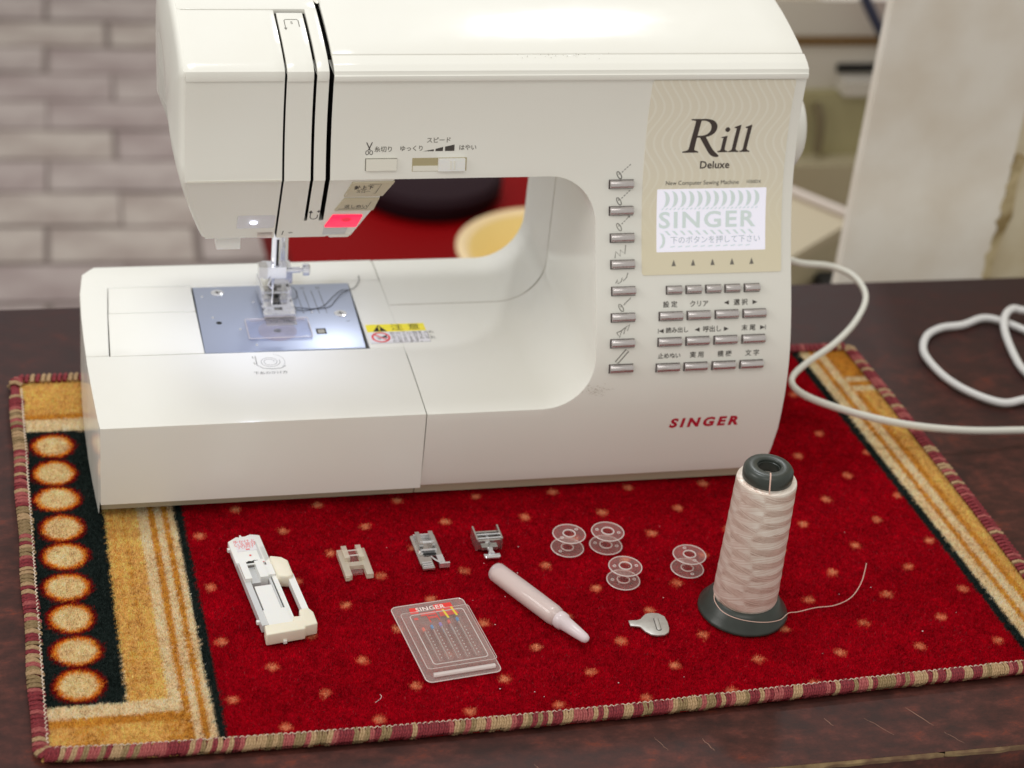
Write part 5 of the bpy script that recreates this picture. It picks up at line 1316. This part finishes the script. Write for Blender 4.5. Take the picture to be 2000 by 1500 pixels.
obj('spool_top', bm, 'dark_pl', t, local=True, smooth=50)
NR, NSG = 420, 190; rows = []; V = []; TH = []; SHEEN_TONE = []; TN = []
for i, s in enumerate(np.linspace(0, 1, NR)):
    z = 1.12 + 8.55 * s
    r0 = 1.92 - .17 * s if s < .985 else 1.75 - .25 * ((s - .985) / .015) ** 2
    if s > .955: r0 -= .06 * ((s - .955) / .045) ** 2
    if s < .02: r0 -= .05 * (1 - s / .02)
    for k in range(NSG):
        a = 2 * math.pi * k / NSG
        # wound bands that cross one another, one slanting up, the other down
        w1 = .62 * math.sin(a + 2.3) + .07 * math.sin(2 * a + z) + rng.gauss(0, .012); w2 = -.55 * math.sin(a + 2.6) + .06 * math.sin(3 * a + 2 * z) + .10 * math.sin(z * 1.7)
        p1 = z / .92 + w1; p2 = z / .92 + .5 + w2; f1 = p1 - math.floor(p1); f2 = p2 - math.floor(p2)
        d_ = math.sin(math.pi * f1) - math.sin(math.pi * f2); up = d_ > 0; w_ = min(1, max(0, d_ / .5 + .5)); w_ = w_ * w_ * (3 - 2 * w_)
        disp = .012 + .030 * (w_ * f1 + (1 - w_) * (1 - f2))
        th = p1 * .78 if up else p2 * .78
        V.append(((r0 + disp) * math.cos(a), (r0 + disp) * math.sin(a), z)); TH.append(th + (0 if up else 31.7)); ta = R(16) * (2 * w_ - 1); TN.append((-math.sin(a) * math.cos(ta), math.cos(a) * math.cos(ta), math.sin(ta))); SHEEN_TONE.append(w_ * (.28 + .34 * f1) + (1 - w_) * (.66 + .30 * (1 - f2)))  # last value: band sheen painted as lighter and darker thread tone
bm = bmesh.new(); bv = [bm.verts.new(v) for v in V]
for i in range(NR - 1):
    for k in range(NSG): bm.faces.new((bv[i * NSG + k], bv[i * NSG + (k + 1) % NSG], bv[(i + 1) * NSG + (k + 1) % NSG], bv[(i + 1) * NSG + k]))
bm.faces.new(bv[-NSG:])
def thread_mat():
    m = mat('pink_polyester_thread', (222, 190, 174), .34, spec=.6)
    nt = m.node_tree; b = nt.nodes['Principled BSDF']; N = nt.nodes.new; L = nt.links.new
    at = N('ShaderNodeAttribute'); at.attribute_name = 'strand'; ac = N('ShaderNodeAttribute'); ac.attribute_name = 'band_sheen'
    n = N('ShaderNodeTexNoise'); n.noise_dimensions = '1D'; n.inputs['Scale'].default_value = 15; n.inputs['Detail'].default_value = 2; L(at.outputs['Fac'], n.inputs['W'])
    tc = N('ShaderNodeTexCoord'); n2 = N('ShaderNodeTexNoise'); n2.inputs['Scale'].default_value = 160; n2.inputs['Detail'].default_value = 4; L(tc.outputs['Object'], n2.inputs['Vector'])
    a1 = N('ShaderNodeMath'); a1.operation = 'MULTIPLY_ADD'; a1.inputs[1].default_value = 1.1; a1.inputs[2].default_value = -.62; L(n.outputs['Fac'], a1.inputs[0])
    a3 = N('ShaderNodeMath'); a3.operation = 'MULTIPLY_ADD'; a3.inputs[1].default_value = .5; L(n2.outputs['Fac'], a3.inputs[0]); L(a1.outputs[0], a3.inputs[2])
    a2 = N('ShaderNodeMath'); a2.operation = 'MULTIPLY_ADD'; a2.inputs[1].default_value = .75; L(ac.outputs['Fac'], a2.inputs[0]); L(a3.outputs[0], a2.inputs[2])  # painted band sheen goes into the base colour
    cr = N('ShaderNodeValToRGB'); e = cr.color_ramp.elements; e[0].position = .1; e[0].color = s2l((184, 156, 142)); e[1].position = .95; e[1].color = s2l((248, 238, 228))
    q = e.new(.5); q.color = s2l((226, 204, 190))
    b.inputs['Anisotropic'].default_value = .9; b.inputs['Metallic'].default_value = .3; b.inputs['Roughness'].default_value = .38
    tn = N('ShaderNodeAttribute'); tn.attribute_name = 'strand_dir'; L(tn.outputs['Vector'], b.inputs['Tangent'])
    L(a2.outputs[0], cr.inputs[0]); L(cr.outputs[0], b.inputs['Base Color'])
    bp = N('ShaderNodeBump'); bp.inputs['Strength'].default_value = .35; bp.inputs['Distance'].default_value = .0003; L(n.outputs['Fac'], bp.inputs['Height']); L(bp.outputs[0], b.inputs['Normal'])
    return m
M['thread'] = thread_mat()
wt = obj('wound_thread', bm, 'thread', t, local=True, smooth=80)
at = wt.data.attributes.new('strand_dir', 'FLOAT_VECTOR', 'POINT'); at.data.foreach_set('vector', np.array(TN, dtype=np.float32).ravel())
for nm, dat in (('strand', TH), ('band_sheen', SHEEN_TONE)):
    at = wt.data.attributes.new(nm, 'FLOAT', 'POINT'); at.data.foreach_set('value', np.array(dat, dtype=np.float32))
bm = bmesh.new()
tail = catmull([(-1.95, .1, 1.3), (-2.06, -.5, 1.12), (-1.75, -1.35, .95), (-.9, -2.05, .90), (.4, -2.3, .78), (1.6, -2.0, .62), (2.5, -1.15, .4), (3.3, -.75, .12), (4.6, -.4, .06), (5.9, -.3, .06), (7.2, .3, .12), (8.2, 1.3, .45), (8.8, 2.3, 1.1)], 8)
tube(bm, tail, .026, 5); tube(bm, catmull([(-.2, -.66, 10.35), (-.25, -.9, 10.53), (-.38, -1.3, 10.44), (-.42, -1.5, 10.0), (-.42, -1.6, 9.6)], 6), .045, 5)
obj('thread_tail', bm, mat('loose_thread', (226, 190, 176), .5), t, local=True)

# ------------------------------------------------------------------ cords
def cord(name, P, r, m, label, flat=1.0, two=False):
    t = thing(name, label, 'cord', (P[0][0], P[0][1], 0))
    pts = catmull(P, 10); bm = bmesh.new()
    tube(bm, pts, r, 12, flat=flat); obj('cable', bm, m, t)
    return t
t = cord('power_cord', [(49.5, 37.0, 8.5), (52.5, 38.6, 8.0), (56.5, 40.2, 6.0), (59.6, 41.3, 5.0), (61.2, 40.3, 4.6), (61.3, 38.0, 4.2), (59.7, 35.6, 3.6), (57.3, 33.4, 3.1), (54.6, 31.5, 2.8), (53.0, 30.0, 2.7), (52.5, 28.7, 2.7), (53.0, 27.5, 2.6), (54.6, 26.3, 2.4), (57.3, 25.2, 2.0), (60.4, 24.7, 1.5), (64.3, 24.6, 1.0), (69.2, 25.0, .5), (76, 25.6, -.1), (84, 25.5, -.2)], .27, 'cord', 'cream flat mains cord looping from the right of the sewing machine', flat=.8)
obj('plug', bx(48.35, 50.6, 35.8, 38.2, 7.4, 9.6, .3, 3), 'cord', t)
t = cord('loop_cord', [(90, 45, -.2), (84, 44.2, -.2), (77.6, 42.0, .2), (75.8, 41.8, .5), (74.5, 40.5, .5), (73.8, 38.7, .2), (73.4, 36.0, -.2), (73.2, 33.8, -.2), (73.8, 31.5, -.2), (76.0, 30.5, -.2), (78, 32, -.2), (78.0, 36.0, -.2), (76.4, 39.0, -.2), (74.85, 41.0, -.2), (73.4, 41.7, -.2), (71.26, 40.8, -.2), (69.4, 40.5, -.2), (67.8, 39.5, -.2), (66.65, 37.65, -.2), (66.35, 35.8, -.2), (66.7, 33.2, -.2), (67.8, 31.1, -.2), (69.5, 29.7, -.2), (71.4, 30.0, -.2), (75, 30.8, -.2), (82, 31.5, -.2), (90, 31, -.2)], .29, 'cord2', 'white round cord coiled on the table at the right edge')
